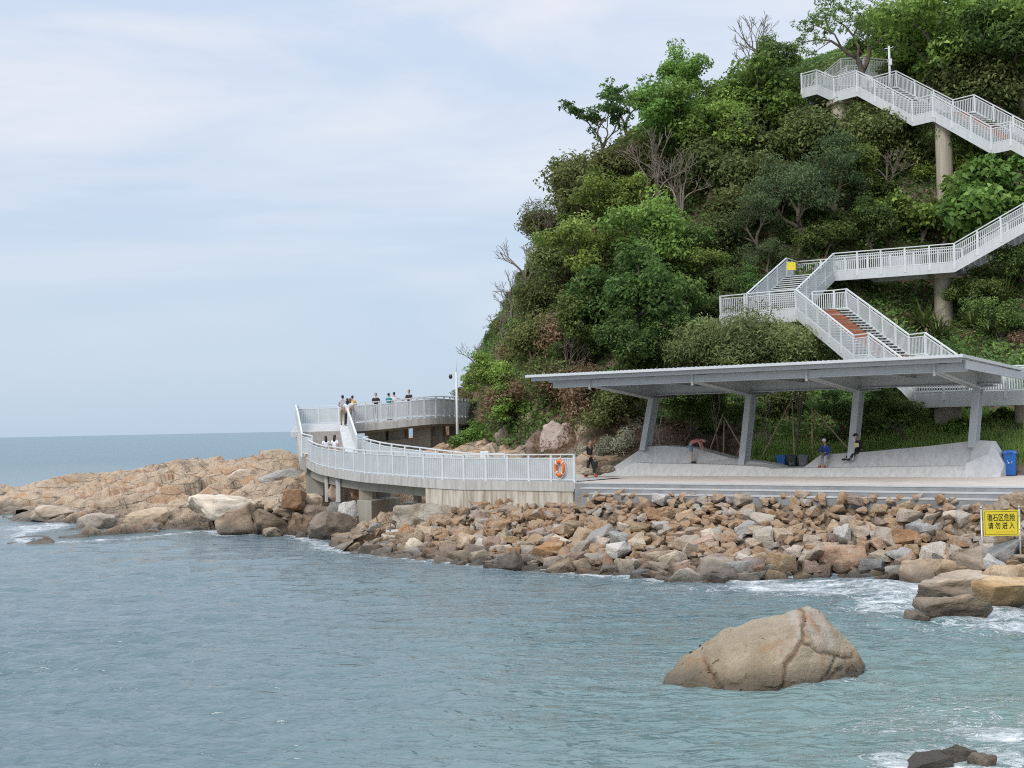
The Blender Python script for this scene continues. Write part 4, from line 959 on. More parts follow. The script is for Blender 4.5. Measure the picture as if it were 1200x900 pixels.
c = mixc(t, math_(t, 'MULTIPLY', wet, 0.75), c, (0.07, 0.055, 0.035)); t.links.new(c, b.inputs['Base Color']); t.links.new(mrange(t, wet, 0, 1, .85, .35), b.inputs['Roughness'])
bump(t, b, math_(t, 'ADD', noise(t, oc, 3.5, 12, 0.76), math_(t, 'MULTIPLY', noise(t, vmap(t, oc, (1, 1, 2.5)), 1.6, 4, 0.6, 0.5), 0.8)), 0.9, 0.18)
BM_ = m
bm = bmesh.new(); BY = 28.0
def bp(px, py, Y): return P(px, py, Y * .9015)
hullp = [bp(776, 797, 30.4), bp(800, 768, 31.0), bp(848, 736, 31.2), bp(905, 722, 31.4), bp(948, 710, 31.6), bp(962, 714, 31.9), bp(985, 740, 31.2), bp(1008, 770, 31.0), bp(1014, 782, 31.2),
         bp(800, 803, 29.7), bp(872, 812, 29.1), bp(935, 800, 29.4), bp(985, 797, 30.0), bp(880, 745, 30.2), bp(945, 728, 30.4), bp(930, 760, 29.8), bp(975, 765, 30.2), bp(830, 775, 30.1),
         bp(800, 780, 33.0), bp(870, 750, 34.0), bp(945, 735, 34.2), bp(1000, 770, 33.5)]
for p in hullp: bm.verts.new(p)
for p in [q_ for q_ in hullp if q_.z < 1.4]: bm.verts.new(Vector((p.x, p.y, -0.3)))
bmesh.ops.convex_hull(bm, input=bm.verts); bmesh.ops.delete(bm, geom=[v for v in bm.verts if not v.link_faces], context='VERTS')
bmesh.ops.bevel(bm, geom=list(bm.edges), offset=0.05, segments=2, profile=0.5, affect='EDGES'); bmesh.ops.triangulate(bm, faces=bm.faces)
for _ in range(6):
    le = [e for e in bm.edges if e.calc_length() > 0.085]
    if not le: break
    bmesh.ops.subdivide_edges(bm, edges=le, cuts=1); bmesh.ops.triangulate(bm, faces=bm.faces)
bm.normal_update(); cc = Vector((BOULDER_C.x, BY, WL))
stain = {'rust': [], 'white': [], 'crk': []}
def segd(x, z, pts):
    best = 9
    for (x0, z0), (x1, z1) in zip(pts[:-1], pts[1:]):
        dx, dz = x1 - x0, z1 - z0; t_ = max(0, min(1, ((x - x0) * dx + (z - z0) * dz) / (dx * dx + dz * dz))); best = min(best, math.hypot(x - x0 - t_ * dx, z - z0 - t_ * dz))
    return best
def bl(*pp): return [(lambda p_: (p_.x, p_.z))(P(x, y, 27.2)) for x, y in pp]
RUST = [bl((962, 712), (945, 730), (938, 752), (914, 772), (904, 800)), bl((905, 722), (925, 724)), bl((826, 772), (830, 800)), bl((888, 760), (915, 752))]
WHITE = [bl((962, 716), (975, 735), (978, 752)), bl((940, 728), (936, 745)), bl((950, 740), (962, 756))]
CRK = [bl((962, 712), (944, 735), (936, 755), (916, 772), (908, 800)), bl((826, 774), (838, 798)), bl((1010, 775), (985, 768), (965, 788), (955, 800)), bl((938, 752), (960, 762), (985, 768)), bl((990, 785), (965, 790))]
for v in bm.verts:
    q_ = v.co; n1_ = fbm(q_.x, q_.y, q_.z, 4, 1.1); n2_ = fbm(q_.x + 9, q_.y, q_.z, 4, 2.6)
    dd_, pp_ = mnoise.voronoi(Vector((q_.x * .8, q_.y * .8, q_.z * 1.5)) + Vector((.25, .25, .25)) * n1_)
    d = 0.025 * (mnoise.cell(pp_[0] * 4.1) - .5) + 0.05 * n1_ + 0.03 * n2_
    jx, jz = q_.x + 0.07 * n2_, q_.z + 0.07 * fbm(q_.z, q_.x, q_.y, 3, 2.2); front = q_.y < 28.6
    ck_ = min(segd(jx, jz, c_) for c_ in CRK) if front else 9
    d -= 0.06 * max(0, 1 - ck_ / 0.07) * min(1.0, max(0.0, (28.5 - q_.y) / .5))
    stain['crk'].append(max(0, 1 - ck_ / 0.05)); stain['rust'].append(max(0, 1 - min(segd(jx, jz, c_) for c_ in RUST) / (0.10 + .07 * n1_)) if front else 0); stain['white'].append(max(0, 1 - min(segd(jx, jz, c_) for c_ in WHITE) / (0.22 + .14 * n2_)) if front else 0)
    v.co += v.normal * d
for v in bm.verts: v.co -= cc
m_ = bpy.data.meshes.new('boulder'); bm.to_mesh(m_); bm.free(); m_.materials.append(BM_)
for an, av in stain.items(): m_.attributes.new(an, 'FLOAT', 'POINT').data.foreach_set('value', np.array(av, np.float32)); m_.polygons.foreach_set('use_smooth', [True] * len(m_.polygons))
try: m_.set_sharp_from_angle(angle=R(24))
except Exception: pass
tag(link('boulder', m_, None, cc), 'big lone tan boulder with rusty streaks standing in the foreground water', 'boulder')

# cliff rocks at the bare foot of the hill
for i, (x, y, w, h, c_, tx) in enumerate(((655, 515, 44, 46, 'pinkish brown', 'tall pinkish rock face of the bare cliff left of the standing person'), (600, 515, 50, 34, 'pinkish brown', 'broken brown rock face at the left of the cliff'), (690, 505, 34, 30, 'tan', 'pale tan rock face behind the standing person'), (630, 490, 40, 22, 'pinkish brown', 'pinkish ledge above the left cliff face'), (670, 480, 30, 20, 'rust orange', 'rust ledge high in the middle of the cliff'),
        (720, 495, 36, 26, 'pinkish brown', 'brown rock face below the left roof corner'), (610, 535, 46, 16, 'cream', 'pale rocks at the foot of the cliff behind the railing'), (690, 551, 26, 9, 'cream', 'cream boulder lying on the sandy ground left of the bench'), (712, 549, 22, 8, 'tan', 'tan stone by the left foot of the tall bench'), (645, 540, 40, 14, 'tan', 'low tan rocks behind the lifebuoy'))):
    p = hill_hit(x, y + h * .3, 62, 90); Y = p.y + w * .022 if y < 545 else 61.8
    boulder(tx, x - w / 2, y - h / 2, x + w / 2, y + h / 2, Y, w * Y / 1500 * .6, 300 + i, c_, 0.1 * i, .3, 20, (0, 0), .12)

# ------------------------------------------------------------------ trees and shrubs
LM = {
 'dark': leaf_mat('leaf_dark_green', (0.055, 0.114, 0.026), (0.121, 0.240, 0.050), (0.248, 0.403, 0.090)),
 'bright': leaf_mat('leaf_bright_green', (0.086, 0.176, 0.030), (0.196, 0.365, 0.055), (0.373, 0.595, 0.113)),
 'blue': leaf_mat('leaf_blue_green', (0.061, 0.118, 0.047), (0.130, 0.224, 0.086), (0.243, 0.364, 0.140)),
 'olive': leaf_mat('leaf_olive', (0.085, 0.115, 0.034), (0.185, 0.245, 0.07), (0.32, 0.38, 0.13)),
 'dry': leaf_mat('leaf_dry', (0.157, 0.108, 0.050), (0.345, 0.248, 0.120), (0.545, 0.419, 0.212)),
 'light': leaf_mat('leaf_feathery', (0.10, 0.14, 0.042), (0.21, 0.275, 0.09), (0.35, 0.42, 0.15)),
 'grey': leaf_mat('leaf_grey_green', (0.258, 0.270, 0.187), (0.489, 0.501, 0.349), (0.620, 0.620, 0.550)),
 'grass': leaf_mat('grass_blade', (0.14, 0.25, 0.05), (0.27, 0.43, 0.09), (0.45, 0.58, 0.2), 0.45)}
def leaf_cloud(rs, centers, n_per, cr_, flat, leaf, aspect, mat, upb=0.6, name='crown', lin=0.25):
    C_ = np.repeat(np.asarray(centers, float), n_per, 0); N_ = len(C_)
    d = rs.normal(size=(N_, 3)); d /= np.linalg.norm(d, axis=1, keepdims=True); rr = rs.uniform(0.25, 1, (N_, 1)) ** 0.5
    szs = np.repeat(rs.uniform(0.7, 1.3, len(centers)), n_per)[:, None]
    pos = C_ + d * rr * cr_ * szs * np.array([1, 1, flat])
    nrm = d * 0.7 + rs.normal(size=(N_, 3)) * 0.5 + np.array([0, 0, upb]); nrm /= np.linalg.norm(nrm, axis=1, keepdims=True)
    a = np.cross(nrm, rs.normal(size=(N_, 3))); a /= np.linalg.norm(a, axis=1, keepdims=True); b_ = np.cross(nrm, a)
    L = leaf * rs.uniform(0.65, 1.35, (N_, 1)); w = L * aspect
    droop = nrm * L * -0.18
    Vv = np.stack([pos - a * L / 2 + droop, pos - b_ * w / 2, pos + a * L / 2 + droop, pos + b_ * w / 2], 1).reshape(-1, 3)
    F_ = np.arange(N_ * 4).reshape(-1, 4)
    tint = np.clip(0.42 + np.repeat(rs.normal(0, 0.17, len(centers)), n_per) + rs.normal(0, 0.16, N_), 0, 1)
    return np_mesh(name, Vv, F_, mat, False, {'tint': np.repeat(tint, 4)})
def skeleton(rnd_, height, levels, spread, kids, lean=0.0, first=0.35, up=0.25, ratio=0.7, wob=0.25):
    """recursive limbs: list of polylines (points, r0, r1) plus the twig ends"""
    limbs, tips = [], []
    def grow(p, d, L, r, lv):
        pts = [p]; dd = d.copy(); n_ = 4
        for i in range(n_):
            dd = (dd + Vector((rnd_.gauss(0, wob), rnd_.gauss(0, wob), rnd_.gauss(0, wob) * .6 + up * .25))).normalized(); pts.append(pts[-1] + dd * L / n_)
        r1 = r * 0.62; limbs.append((pts, r, r1))
        if lv >= levels: tips.append(pts[-1]); tips.append(pts[-2]); return
        k_ = kids if lv else kids + 1; a0 = rnd_.uniform(0, 6.28)
        for j in range(k_):
            az = a0 + 6.28 * j / k_ + rnd_.uniform(-.5, .5); o = dd.orthogonal().normalized(); q_ = dd.cross(o)
            s_ = spread * rnd_.uniform(0.6, 1.25); nd = (dd * math.cos(s_) + (o * math.cos(az) + q_ * math.sin(az)) * math.sin(s_) + Vector((0, 0, up * .4))).normalized()
            grow(pts[-1] if j < 2 else pts[-2], nd, L * ratio * rnd_.uniform(.75, 1.2), r1 * rnd_.uniform(.7, .95), lv + 1)
    grow(Vector((0, 0, -0.4)), Vector((lean, 0, 1)).normalized(), height * first, height * 0.028, 0)
    return limbs, tips
def limb_mesh(limbs, mat, name='trunk', minr=0.012):
    q = MB()
    for pts, r0, r1 in limbs:
        n_ = len(pts); q.tube(pts, [max(minr, r0 + (r1 - r0) * i / (n_ - 1)) for i in range(n_)], 7 if r0 > .08 else 4, False)
    return q.mesh(name, mat, True)
PROTO = {}
def proto(kind, seed, height, levels, spread, kids, n_per, cr_, leaf, aspect, lmat, bark, flat=0.7, extra=0.0, **kw):
    rnd_ = random.Random(seed); rs = np.random.default_rng(seed); limbs, tips = skeleton(rnd_, height, levels, spread, kids, **kw)
    tm = limb_mesh(limbs, MT[bark]); cm = None; T = np.array([tuple(p) for p in tips])
    if n_per:
        cs = list(T + rs.normal(0, cr_ * .25, T.shape))
        for pts, r0, r1 in limbs:
            if r0 < height * 0.016 and rs.uniform() < extra: cs.append(np.array(pts[2]) + rs.normal(0, .2, 3))
        cm = leaf_cloud(rs, cs, n_per, cr_, flat, leaf, aspect, LM[lmat])
    cz = T[:, 2].mean(); cx, cy = T[:, 0].mean(), T[:, 1].mean(); rad = np.percentile(np.hypot(T[:, 0] - cx, T[:, 1] - cy), 85) + cr_ * .7
    PROTO.setdefault(kind, []).append((tm, cm, rad, cz, max(T[:, 2].max() + cr_ * .5, 0.1)))
for s_ in (1, 2, 3): proto('dark', s_, 6.0, 3, 0.72, 3, 95, 0.74, 0.21, 0.5, 'dark', 'bark', 0.62, .3)
for s_ in (4, 5, 6): proto('bright', s_, 6.0, 3, 0.70, 3, 85, 0.70, 0.21, 0.55, 'bright', 'bark', 0.6, .25)
for s_ in (7, 8): proto('blue', s_, 6.5, 3, 0.62, 3, 110, 0.70, 0.18, 0.33, 'blue', 'bark', 0.7, .3)
for s_ in (9, 10, 11): proto('olive', s_, 4.6, 3, 0.8, 3, 80, 0.62, 0.16, 0.42, 'olive', 'twigbrown', 0.7, .3, first=.25)
for s_ in (12, 13): proto('dry', s_, 3.6, 3, 0.85, 3, 48, 0.52, 0.14, 0.35, 'dry', 'twig', 0.75, .3, first=.2)
for s_ in (14, 15): proto('light', s_, 4.2, 3, 0.75, 3, 120, 0.60, 0.14, 0.22, 'light', 'twigbrown', 0.6, .4, first=.22)
for s_ in (16, 17): proto('bigleaf', s_, 5.0, 3, 0.72, 3, 40, 0.72, 0.32, 0.62, 'bright', 'bark', 0.6, .3)
for s_ in (18, 19): proto('sparse', s_, 6.5, 3, 0.55, 3, 20, 0.45, 0.30, 0.6, 'dark', 'bark', 0.6, .1, first=.4)
for s_ in (20, 21, 22): proto('bare', s_, 5.0, 4, 0.48, 3, 0, 0.1, 0.1, 0.3, None, 'twig', first=.3, up=.15, ratio=.72, wob=.16)
for s_ in (23, 24): proto('shrub_green', s_, 2.0, 2, 0.95, 4, 62, 0.42, 0.17, 0.5, 'dark', 'twigbrown', 0.7, .5, first=.2, ratio=.85)
for s_ in (25, 26): proto('shrub_bright', s_, 2.0, 2, 0.95, 4, 58, 0.42, 0.17, 0.5, 'bright', 'twigbrown', 0.7, .5, first=.2, ratio=.85)
for s_ in (27, 28): proto('shrub_olive', s_, 2.0, 2, 0.95, 4, 55, 0.42, 0.14, 0.4, 'olive', 'twigbrown', 0.75, .5, first=.2, ratio=.85)
for s_ in (29, 30): proto('shrub_dry', s_, 2.0, 3, 0.8, 3, 16, 0.32, 0.13, 0.3, 'dry', 'twig', 0.8, .5, first=.2, ratio=.8)
for s_ in (31,): proto('shrub_grey', s_, 1.8, 2, 0.9, 4, 45, 0.36, 0.13, 0.4, 'grey', 'twig', 0.8, .5, first=.2, ratio=.85)
tr_rnd = random.Random(3)
def plant(kind, loc, scale, label, cat, group=None, name=None, sq=1.0):
    tm, cm, rad, cz, ht = tr_rnd.choice(PROTO[kind])
    e = empty(name or cat.replace(' ', '_'), loc, tr_rnd.uniform(0, 6.28)); e.scale = (scale, scale, scale * sq)
    tag(e, label, cat, group)
    link('trunk' if cat == 'tree' else 'stems', tm, e)
    if cm: link('crown' if cat == 'tree' else 'foliage', cm, e)
    return e
def tree_px(kind, px, py, rpx, label, cat='tree', group=None, y0=60, y1=115, name=None):
    tm, cm, rad, cz, ht = PROTO[kind][0]; Y = 80.0
    for _ in range(4):
        sc = 1.15 * (rpx * Y / FPX) / rad; p = hill_hit(px, py + cz * sc * FPX / Y * 0.92, y0, y1); Y = p.y
    return plant(kind, p, sc, label, cat, group, name)
TL = [
 ('dark', 738, 345, 62, 'broad dark green tree, the biggest crown left of the stairway platform'), ('dark', 690, 372, 46, 'dark green tree at the left edge of the big dark clump'), ('dark', 795, 338, 50, 'dark green tree just left of the white stairway platform'), ('dark', 835, 358, 36, 'dark tree pressed against the left end of the stairway platform'),
 ('dark', 735, 402, 44, 'low dark green tree right above the shelter roof tip'), ('dark', 682, 408, 30, 'small dark green tree at the lower left of the dark clump'), ('dark', 790, 395, 36, 'dark shaded tree between the big dark crown and feathery bush'),
 ('bright', 762, 262, 46, 'mid green tree in the centre of the hill face'), ('dark', 812, 275, 40, 'dark green tree right of the mid green central one'), ('bright', 695, 288, 40, 'yellowish green tree on the left of the hill face'), ('bright', 725, 235, 34, 'green tree below the bare grey tree'), ('olive', 655, 300, 34, 'olive tree along the left skyline at mid height'),
 ('sparse', 705, 140, 36, 'sparse tree with big leaf clusters standing out on the left skyline'), ('sparse', 735, 112, 34, 'tallest sparse tree on the upper left skyline'), ('sparse', 668, 178, 24, 'small sparse tree sticking out low on the left skyline'), ('bright', 768, 148, 42, 'bright green tree on the upper left brow'),
 ('bright', 830, 98, 52, 'bright green rounded tree near the top of the slope'), ('bright', 800, 135, 44, 'bright green tree below the rounded top tree'), ('bright', 872, 92, 46, 'bright tree next to the left end of the upper stairway'), ('dark', 905, 118, 40, 'dark green tree under the left end of the upper stairway'), ('bright', 850, 140, 38, 'mid green tree in the upper middle of the slope'), ('bright', 790, 95, 34, 'green tree on the skyline left of the rounded top tree'), ('dark', 905, 70, 30, 'dark tree on the skyline left of the upper stairway'),
 ('olive', 680, 215, 36, 'olive brown tree behind the left skyline'), ('olive', 718, 195, 36, 'olive tree beside the bare grey tree'), ('olive', 640, 262, 28, 'small olive tree hanging over the left skyline'), ('olive', 820, 205, 40, 'olive tree right of the bare grey tree'), ('olive', 868, 172, 40, 'olive tree in the shadow below the bright top trees'), ('olive', 850, 240, 36, 'olive tree in the middle of the hill left of the bluish trees'),
 ('dark', 856, 322, 36, 'dark green tree tucked above the left end of the stairway platform'), ('olive', 845, 283, 32, 'olive tree between the mid green central tree and bluish trees'), ('dark', 882, 338, 24, 'small dark tree right behind the stairway platform railing'), ('bright', 820, 308, 30, 'mid green tree above the dark trees left of the platform'), ('olive', 868, 212, 32, 'olive tree left above the blue-green trees'),
 ('bright', 940, 105, 26, 'green tree peeking over the left end of the upper stairway'), ('bare', 772, 200, 46, 'large leafless grey tree in the middle of the slope'), ('bare', 800, 215, 36, 'leafless grey tree leaning right of the large bare one'), ('bare', 888, 52, 34, 'leafless grey tree on the top skyline left of the stairway'), ('bare', 632, 262, 30, 'leafless tree on the skyline above the olive trees'), ('bare', 612, 300, 30, 'leafless dark-twigged tree on the mid left skyline'), ('bare', 598, 342, 26, 'leafless tree low on the left skyline'), ('bare', 586, 378, 24, 'leafless bush-like tree low on the left skyline'), ('bare', 655, 222, 26, 'leafless tree on the skyline under the sparse big-leaf tree'), ('bare', 556, 412, 18, 'small leafless tree reaching left above the light pole'), ('bare', 660, 415, 30, 'leafless brown tree above the shelter roof tip'), ('bare', 1035, 190, 26, 'leafless pale tree below the upper stairway'),
 ('blue', 938, 222, 52, 'large blue-green tree in the middle of the slope'), ('blue', 888, 258, 36, 'blue-green tree left of the large blue-green one'), ('blue', 985, 212, 44, 'blue-green tree under the middle of the upper stairway'), ('bright', 1018, 205, 36, 'light green tree right of the blue-green trees'), ('blue', 900, 300, 26, 'blue-green tree just above the stairway platform'), ('dark', 960, 275, 36, 'dark tree behind the walkway railing of the lower stairway'), ('dark', 1020, 265, 34, 'dark tree behind the middle of the lower walkway'),
 ('olive', 962, 164, 40, 'olive green tree below the left end of the upper stairway'), ('olive', 1012, 166, 36, 'dark olive tree directly under the upper stairway flight'), ('dark', 1050, 165, 34, 'dark tree at the foot of the tall upper support column'), ('olive', 920, 172, 36, 'olive tree above the large blue-green tree'),
 ('bigleaf', 1112, 238, 48, 'big-leaved bright green tree above the right end of the walkway'), ('bigleaf', 1155, 212, 44, 'big-leaved bright tree under the right end of the upper stairway'), ('bigleaf', 1078, 255, 32, 'big-leaved tree left of the right-hand bright crown'), ('bigleaf', 1094, 240, 46, 'big-leaved bright tree wrapped round the tall upper support column'), ('bigleaf', 1190, 215, 36, 'big-leaved bright tree at the right edge under the stairway'), ('dark', 1130, 172, 36, 'dark green tree right of the tall upper support column'),
 ('dark', 1166, 335, 32, 'dark green tree right of the lower walkway support column'), ('dark', 1190, 318, 32, 'dark tree at the right edge beneath the rising walkway'), ('dark', 1160, 375, 30, 'shaded dark bush-like tree right above the shelter roof end'),
 ('light', 822, 408, 42, 'feathery pale green bush-like tree left above the shelter roof'), ('light', 872, 404, 46, 'feathery pale green tree below the stairway platform'), ('light', 922, 408, 36, 'feathery pale green tree beside the lower stairway flight'),
 ('bright', 1100, 40, 60, 'tall green tree behind the upper stairway top'), ('dark', 1150, 62, 58, 'dark green tree above the upper landing at right'), ('bright', 1062, 28, 46, 'green tree right of the dark-trunked treetop'), ('bright', 1190, 40, 56, 'green tree in the top right corner'), ('olive', 1182, 98, 42, 'olive tree at the right edge above the upper stairway'), ('olive', 1120, 95, 40, 'olive tree behind the far railing of the upper stairway'), ('dark', 1085, 75, 34, 'dark tree behind the small camera pole'), ('bright', 1140, 15, 44, 'green treetop at the top edge of the hill'), ('dark', 1020, 45, 26, 'dark tree just behind the dark-trunked treetop'),
 ('bright', 570, 506, 22, 'bright green bush-like tree at the left foot of the hill by the light pole', ), ('bright', 580, 466, 26, 'bright green tree on the lowest left shoulder of the hill'), ('bright', 592, 430, 28, 'green tree on the left shoulder above the bright ones'), ('olive', 620, 400, 34, 'olive tree above the cliff on the left shoulder'), ('olive', 628, 350, 32, 'olive green tree on the left shoulder below the bare trees'), ('dry', 650, 395, 36, 'dry brown tree hung with dead creeper left of the dark clump'), ('dry', 600, 470, 30, 'dry brown bush-like tree above the cliff foot'), ('olive', 640, 455, 32, 'olive tree on top of the bare cliff'), ('dry', 690, 455, 34, 'dry brown tree under the shelter roof tip'), ('olive', 745, 470, 30, 'olive tree behind the left part of the shelter roof'), ('dark', 800, 480, 34, 'dark tree behind the shelter between first and second columns'), ('dark', 850, 478, 30, 'dark tree behind the stakes under the shelter'), ('olive', 925, 470, 30, 'olive tree behind the bins under the shelter'), ('dark', 985, 480, 30, 'dark tree behind the seated people'), ('dark', 1062, 478, 32, 'dark bushy tree behind the shelter right of the third column'), ('dark', 1020, 480, 24, 'small dark tree between the third column and concrete support')]
for e_ in TL: tree_px(*e_[:5])
# the silhouetted tree at the top with its forked dark trunk
p = P(1008, 92, 87.5); p.z -= 1.5; q = MB(); rs = np.random.default_rng(42)
mk = lambda lst: [P(x, y, 87.5 + dz) for x, y, dz in lst]
LB = [(mk([(1010, 118, 0), (1010, 84, 0), (1007, 74, 0), (1004, 66, -.3)]), .24, .15), (mk([(1010, 84, 0), (1016, 74, .2), (1019, 60, .5), (1016, 45, .8), (1024, 30, 1)]), .18, .05), (mk([(1005, 68, -.2), (995, 64, -.5), (986, 56, -.8), (974, 48, -1), (960, 46, -1.2), (940, 50, -1.3)]), .15, .03),
      (mk([(1005, 68, -.2), (1006, 55, .4), (1000, 42, .8), (990, 30, .9), (975, 22, 1)]), .12, .03), (mk([(986, 56, -.8), (978, 40, -1.2), (962, 32, -1.4), (948, 28, -1.5)]), .07, .02), (mk([(1019, 60, .5), (1034, 44, 0), (1048, 30, 0)]), .08, .03), (mk([(1000, 42, .8), (1008, 26, 1.4), (1004, 12, 1.6)]), .07, .02), (mk([(974, 48, -1), (962, 56, -.6), (950, 64, -.5)]), .04, .015)]
for pts, r0, r1 in LB: q.tube([a - p for a in pts], [r0 + (r1 - r0) * i / (len(pts) - 1) for i in range(len(pts))], 8)
e = empty('tree', p, 0, label='dark forked tree silhouetted against the sky over the top of the upper stairway', cat='tree'); q.build('trunk', MT['bark'], e, True)
cs = []
for (x, y, r_) in ((938, 48, 12), (945, 30, 16), (962, 22, 18), (985, 14, 20), (1005, 10, 20), (1030, 20, 20), (1048, 30, 18), (958, 44, 10), (975, 32, 14), (1000, 26, 14), (1020, 36, 12), (950, 62, 7), (970, 8, 16), (1040, 8, 18), (1060, 22, 14), (1000, 50, 6), (1022, 50, 8), (1035, 60, 7)):
    for k_ in range(int(r_ * .8)): 
        a = P(x + rs.normal(0, r_ * .5), y + rs.normal(0, r_ * .36), 87.5 + rs.normal(0, 1.3)) - p; cs.append(tuple(a))
link('crown', leaf_cloud(rs, cs, 30, 0.34, 0.7, 0.17, 0.55, LM['dark']), e)
# scrub over the rest of the slope
cnt = {}
pos_ = []
k_ = 0; fill_rnd = random.Random(9)
while len(pos_) < 290 and k_ < 30000:
    k_ += 1; px, py = (fill_rnd.uniform(540, 1215), fill_rnd.uniform(10, 520)) if k_ % 3 else (fill_rnd.uniform(545, 680), fill_rnd.uniform(240, 500))
    p = hill_hit(px, py)
    if abs(P(px, py, p.y).z - p.z) > 0.6: continue
    if (Vector((p.x, p.y, 0)) - A0).dot(V) < 13: continue
    if any((p - q_).length < 1.35 for q_ in pos_): continue
    if 1025 < px < 1118 and 325 < py < 395: continue
    # keep the stairs clear
    if p.y < 75 and p.x > 12 and p.z > 6.5 and p.z < 10 and p.x < 21: continue
    pos_.append(p)
    left = px < 640 + max(0, (330 - py)) * 0.25; cliff = px < 760 and py > 430
    kind = fill_rnd.choices(['shrub_green', 'shrub_bright', 'shrub_olive', 'shrub_dry'], (1.2, 1.2, 2.4, .9) if left else (0.2, .1, 1.2, 2.2) if cliff else (2.0, 1.2, 1.7, .6))[0]
    adj = {'shrub_green': 'dark green', 'shrub_bright': 'bright green', 'shrub_olive': 'olive', 'shrub_dry': 'dry brown twiggy'}[kind]
    sc = fill_rnd.uniform(0.65, 1.15) * (0.6 if cliff else 1.0)
    if px < 590: zn = 'on the steep left edge of the hill'
    elif cliff: zn = 'on the bare cliff behind the boardwalk railing' if px < 690 else 'on the cliff under the left roof corner'
    elif py < 110: zn = 'near the hilltop left of the upper stairway' if px < 950 else 'above the upper stairway'
    elif px < 700: zn = 'on the left shoulder of the hill'
    elif px < 850: zn = 'among the dark trees left of the stairways' if py > 250 else 'high on the slope among the bare trees'
    elif py < 290: zn = 'between the two stairways' if px < 1040 else 'right between the two stairways'
    else: zn = 'beside the lower stairway' if px < 1060 else 'at the right below the lower walkway'
    plant(kind, p, sc, f'{"big" if sc > .95 else "small" if sc < .75 else "mid-sized"} {adj} shrub {zn}', 'shrub', 'scrub bushes on the hillside', 'shrub')
for (x, y, r_, tx) in ((705, 528, 14, 'grey-green bush right behind the standing person'), (728, 520, 16, 'grey-green bush at the left slope of the tall bench'), (742, 508, 14, 'grey-green bush above the tall end of the bench'), (690, 533, 10, 'small grey-green bush left of the standing person')):
    tree_px('shrub_grey', x, y, r_, tx, 'shrub', None, 62, 80, 'shrub')
# undergrowth and grass
def cover(name, n_, region, leaf, aspect, mat, hgt_, label, seed, flat=True, blade=False):
    rs = np.random.default_rng(seed); xs_ = rs.uniform(region[0], region[1], n_); ys_ = rs.uniform(region[2], region[3], n_)
    v_ = (xs_ - A0.x) * V.x + (ys_ - A0.y) * V.y; u_ = (xs_ - A0.x) * U.x + (ys_ - A0.y) * U.y
    ok = region[4](u_, v_, xs_, ys_); xs_, ys_ = xs_[ok], ys_[ok]; zs_ = hill_h(xs_, ys_); n_ = len(xs_)
    L = leaf * rs.uniform(.6, 1.4, (n_, 1)); base = np.stack([xs_, ys_, zs_], 1)
    tint = np.clip(0.45 + 0.25 * np.sin(xs_ * 1.3 + 2 * np.sin(ys_ * .9)) * np.cos(ys_ * 1.1) + rs.normal(0, .18, n_), 0, 1)
    if blade:
        d = rs.normal(size=(n_, 3)) * [.35, .35, 0] + [0, 0, 1]; d /= np.linalg.norm(d, axis=1, keepdims=True); a = np.cross(d, rs.normal(size=(n_, 3))); a /= np.linalg.norm(a, axis=1, keepdims=True)
        w = L * aspect; base -= [0, 0, .05]
        Vv = np.stack([base - a * w, base + a * w, base + d * L + a * w * .2, base + d * L - a * w * .2], 1).reshape(-1, 3)
    else:
        base += np.stack([rs.normal(0, .1, n_), rs.normal(0, .1, n_), rs.uniform(0, hgt_, n_)], 1)
        nrm = rs.normal(size=(n_, 3)) * .6 + [0, -.3, .6]; nrm /= np.linalg.norm(nrm, axis=1, keepdims=True); a = np.cross(nrm, rs.normal(size=(n_, 3))); a /= np.linalg.norm(a, axis=1, keepdims=True); b_ = np.cross(nrm, a); w = L * aspect
        Vv = np.stack([base - a * L / 2, base - b_ * w / 2, base + a * L / 2, base + b_ * w / 2], 1).reshape(-1, 3)
    o = link(name, np_mesh(name, Vv, np.arange(n_ * 4).reshape(-1, 4), LM[mat], False, {'tint': np.repeat(tint, 4)})); return tag(o, label, 'undergrowth' if not blade else 'grass', kind='stuff')
ug = lambda u_, v_, x, y: (v_ > 12.5)
cover('undergrowth', 340000, (-8, 58, 62, 112, lambda u_, v_, x, y: (v_ > 13) & (x > 0.4 - 0.03 * y)), 0.27, 0.5, 'dark', 0.7, 'low green undergrowth covering the soil of the hillside', 1)
cover('dry_undergrowth', 130000, (-8, 30, 62, 110, lambda u_, v_, x, y: (v_ > 10.5) & ((u_ < 2) | (np.sin(x * .9) * np.sin(y * .7) > .2))), 0.22, 0.3, 'dry', 0.5, 'dry brown weeds and dead creeper over the cliff and left slope', 2)
cover('grass', 330000, (4, 48, 44, 76, lambda u_, v_, x, y: (v_ > 9.3) & (v_ < 15.5) & (u_ > 3.0)), 0.36, 0.07, 'grass', 0, 'bright green grass on the bank behind the shelter benches', 3, blade=True)

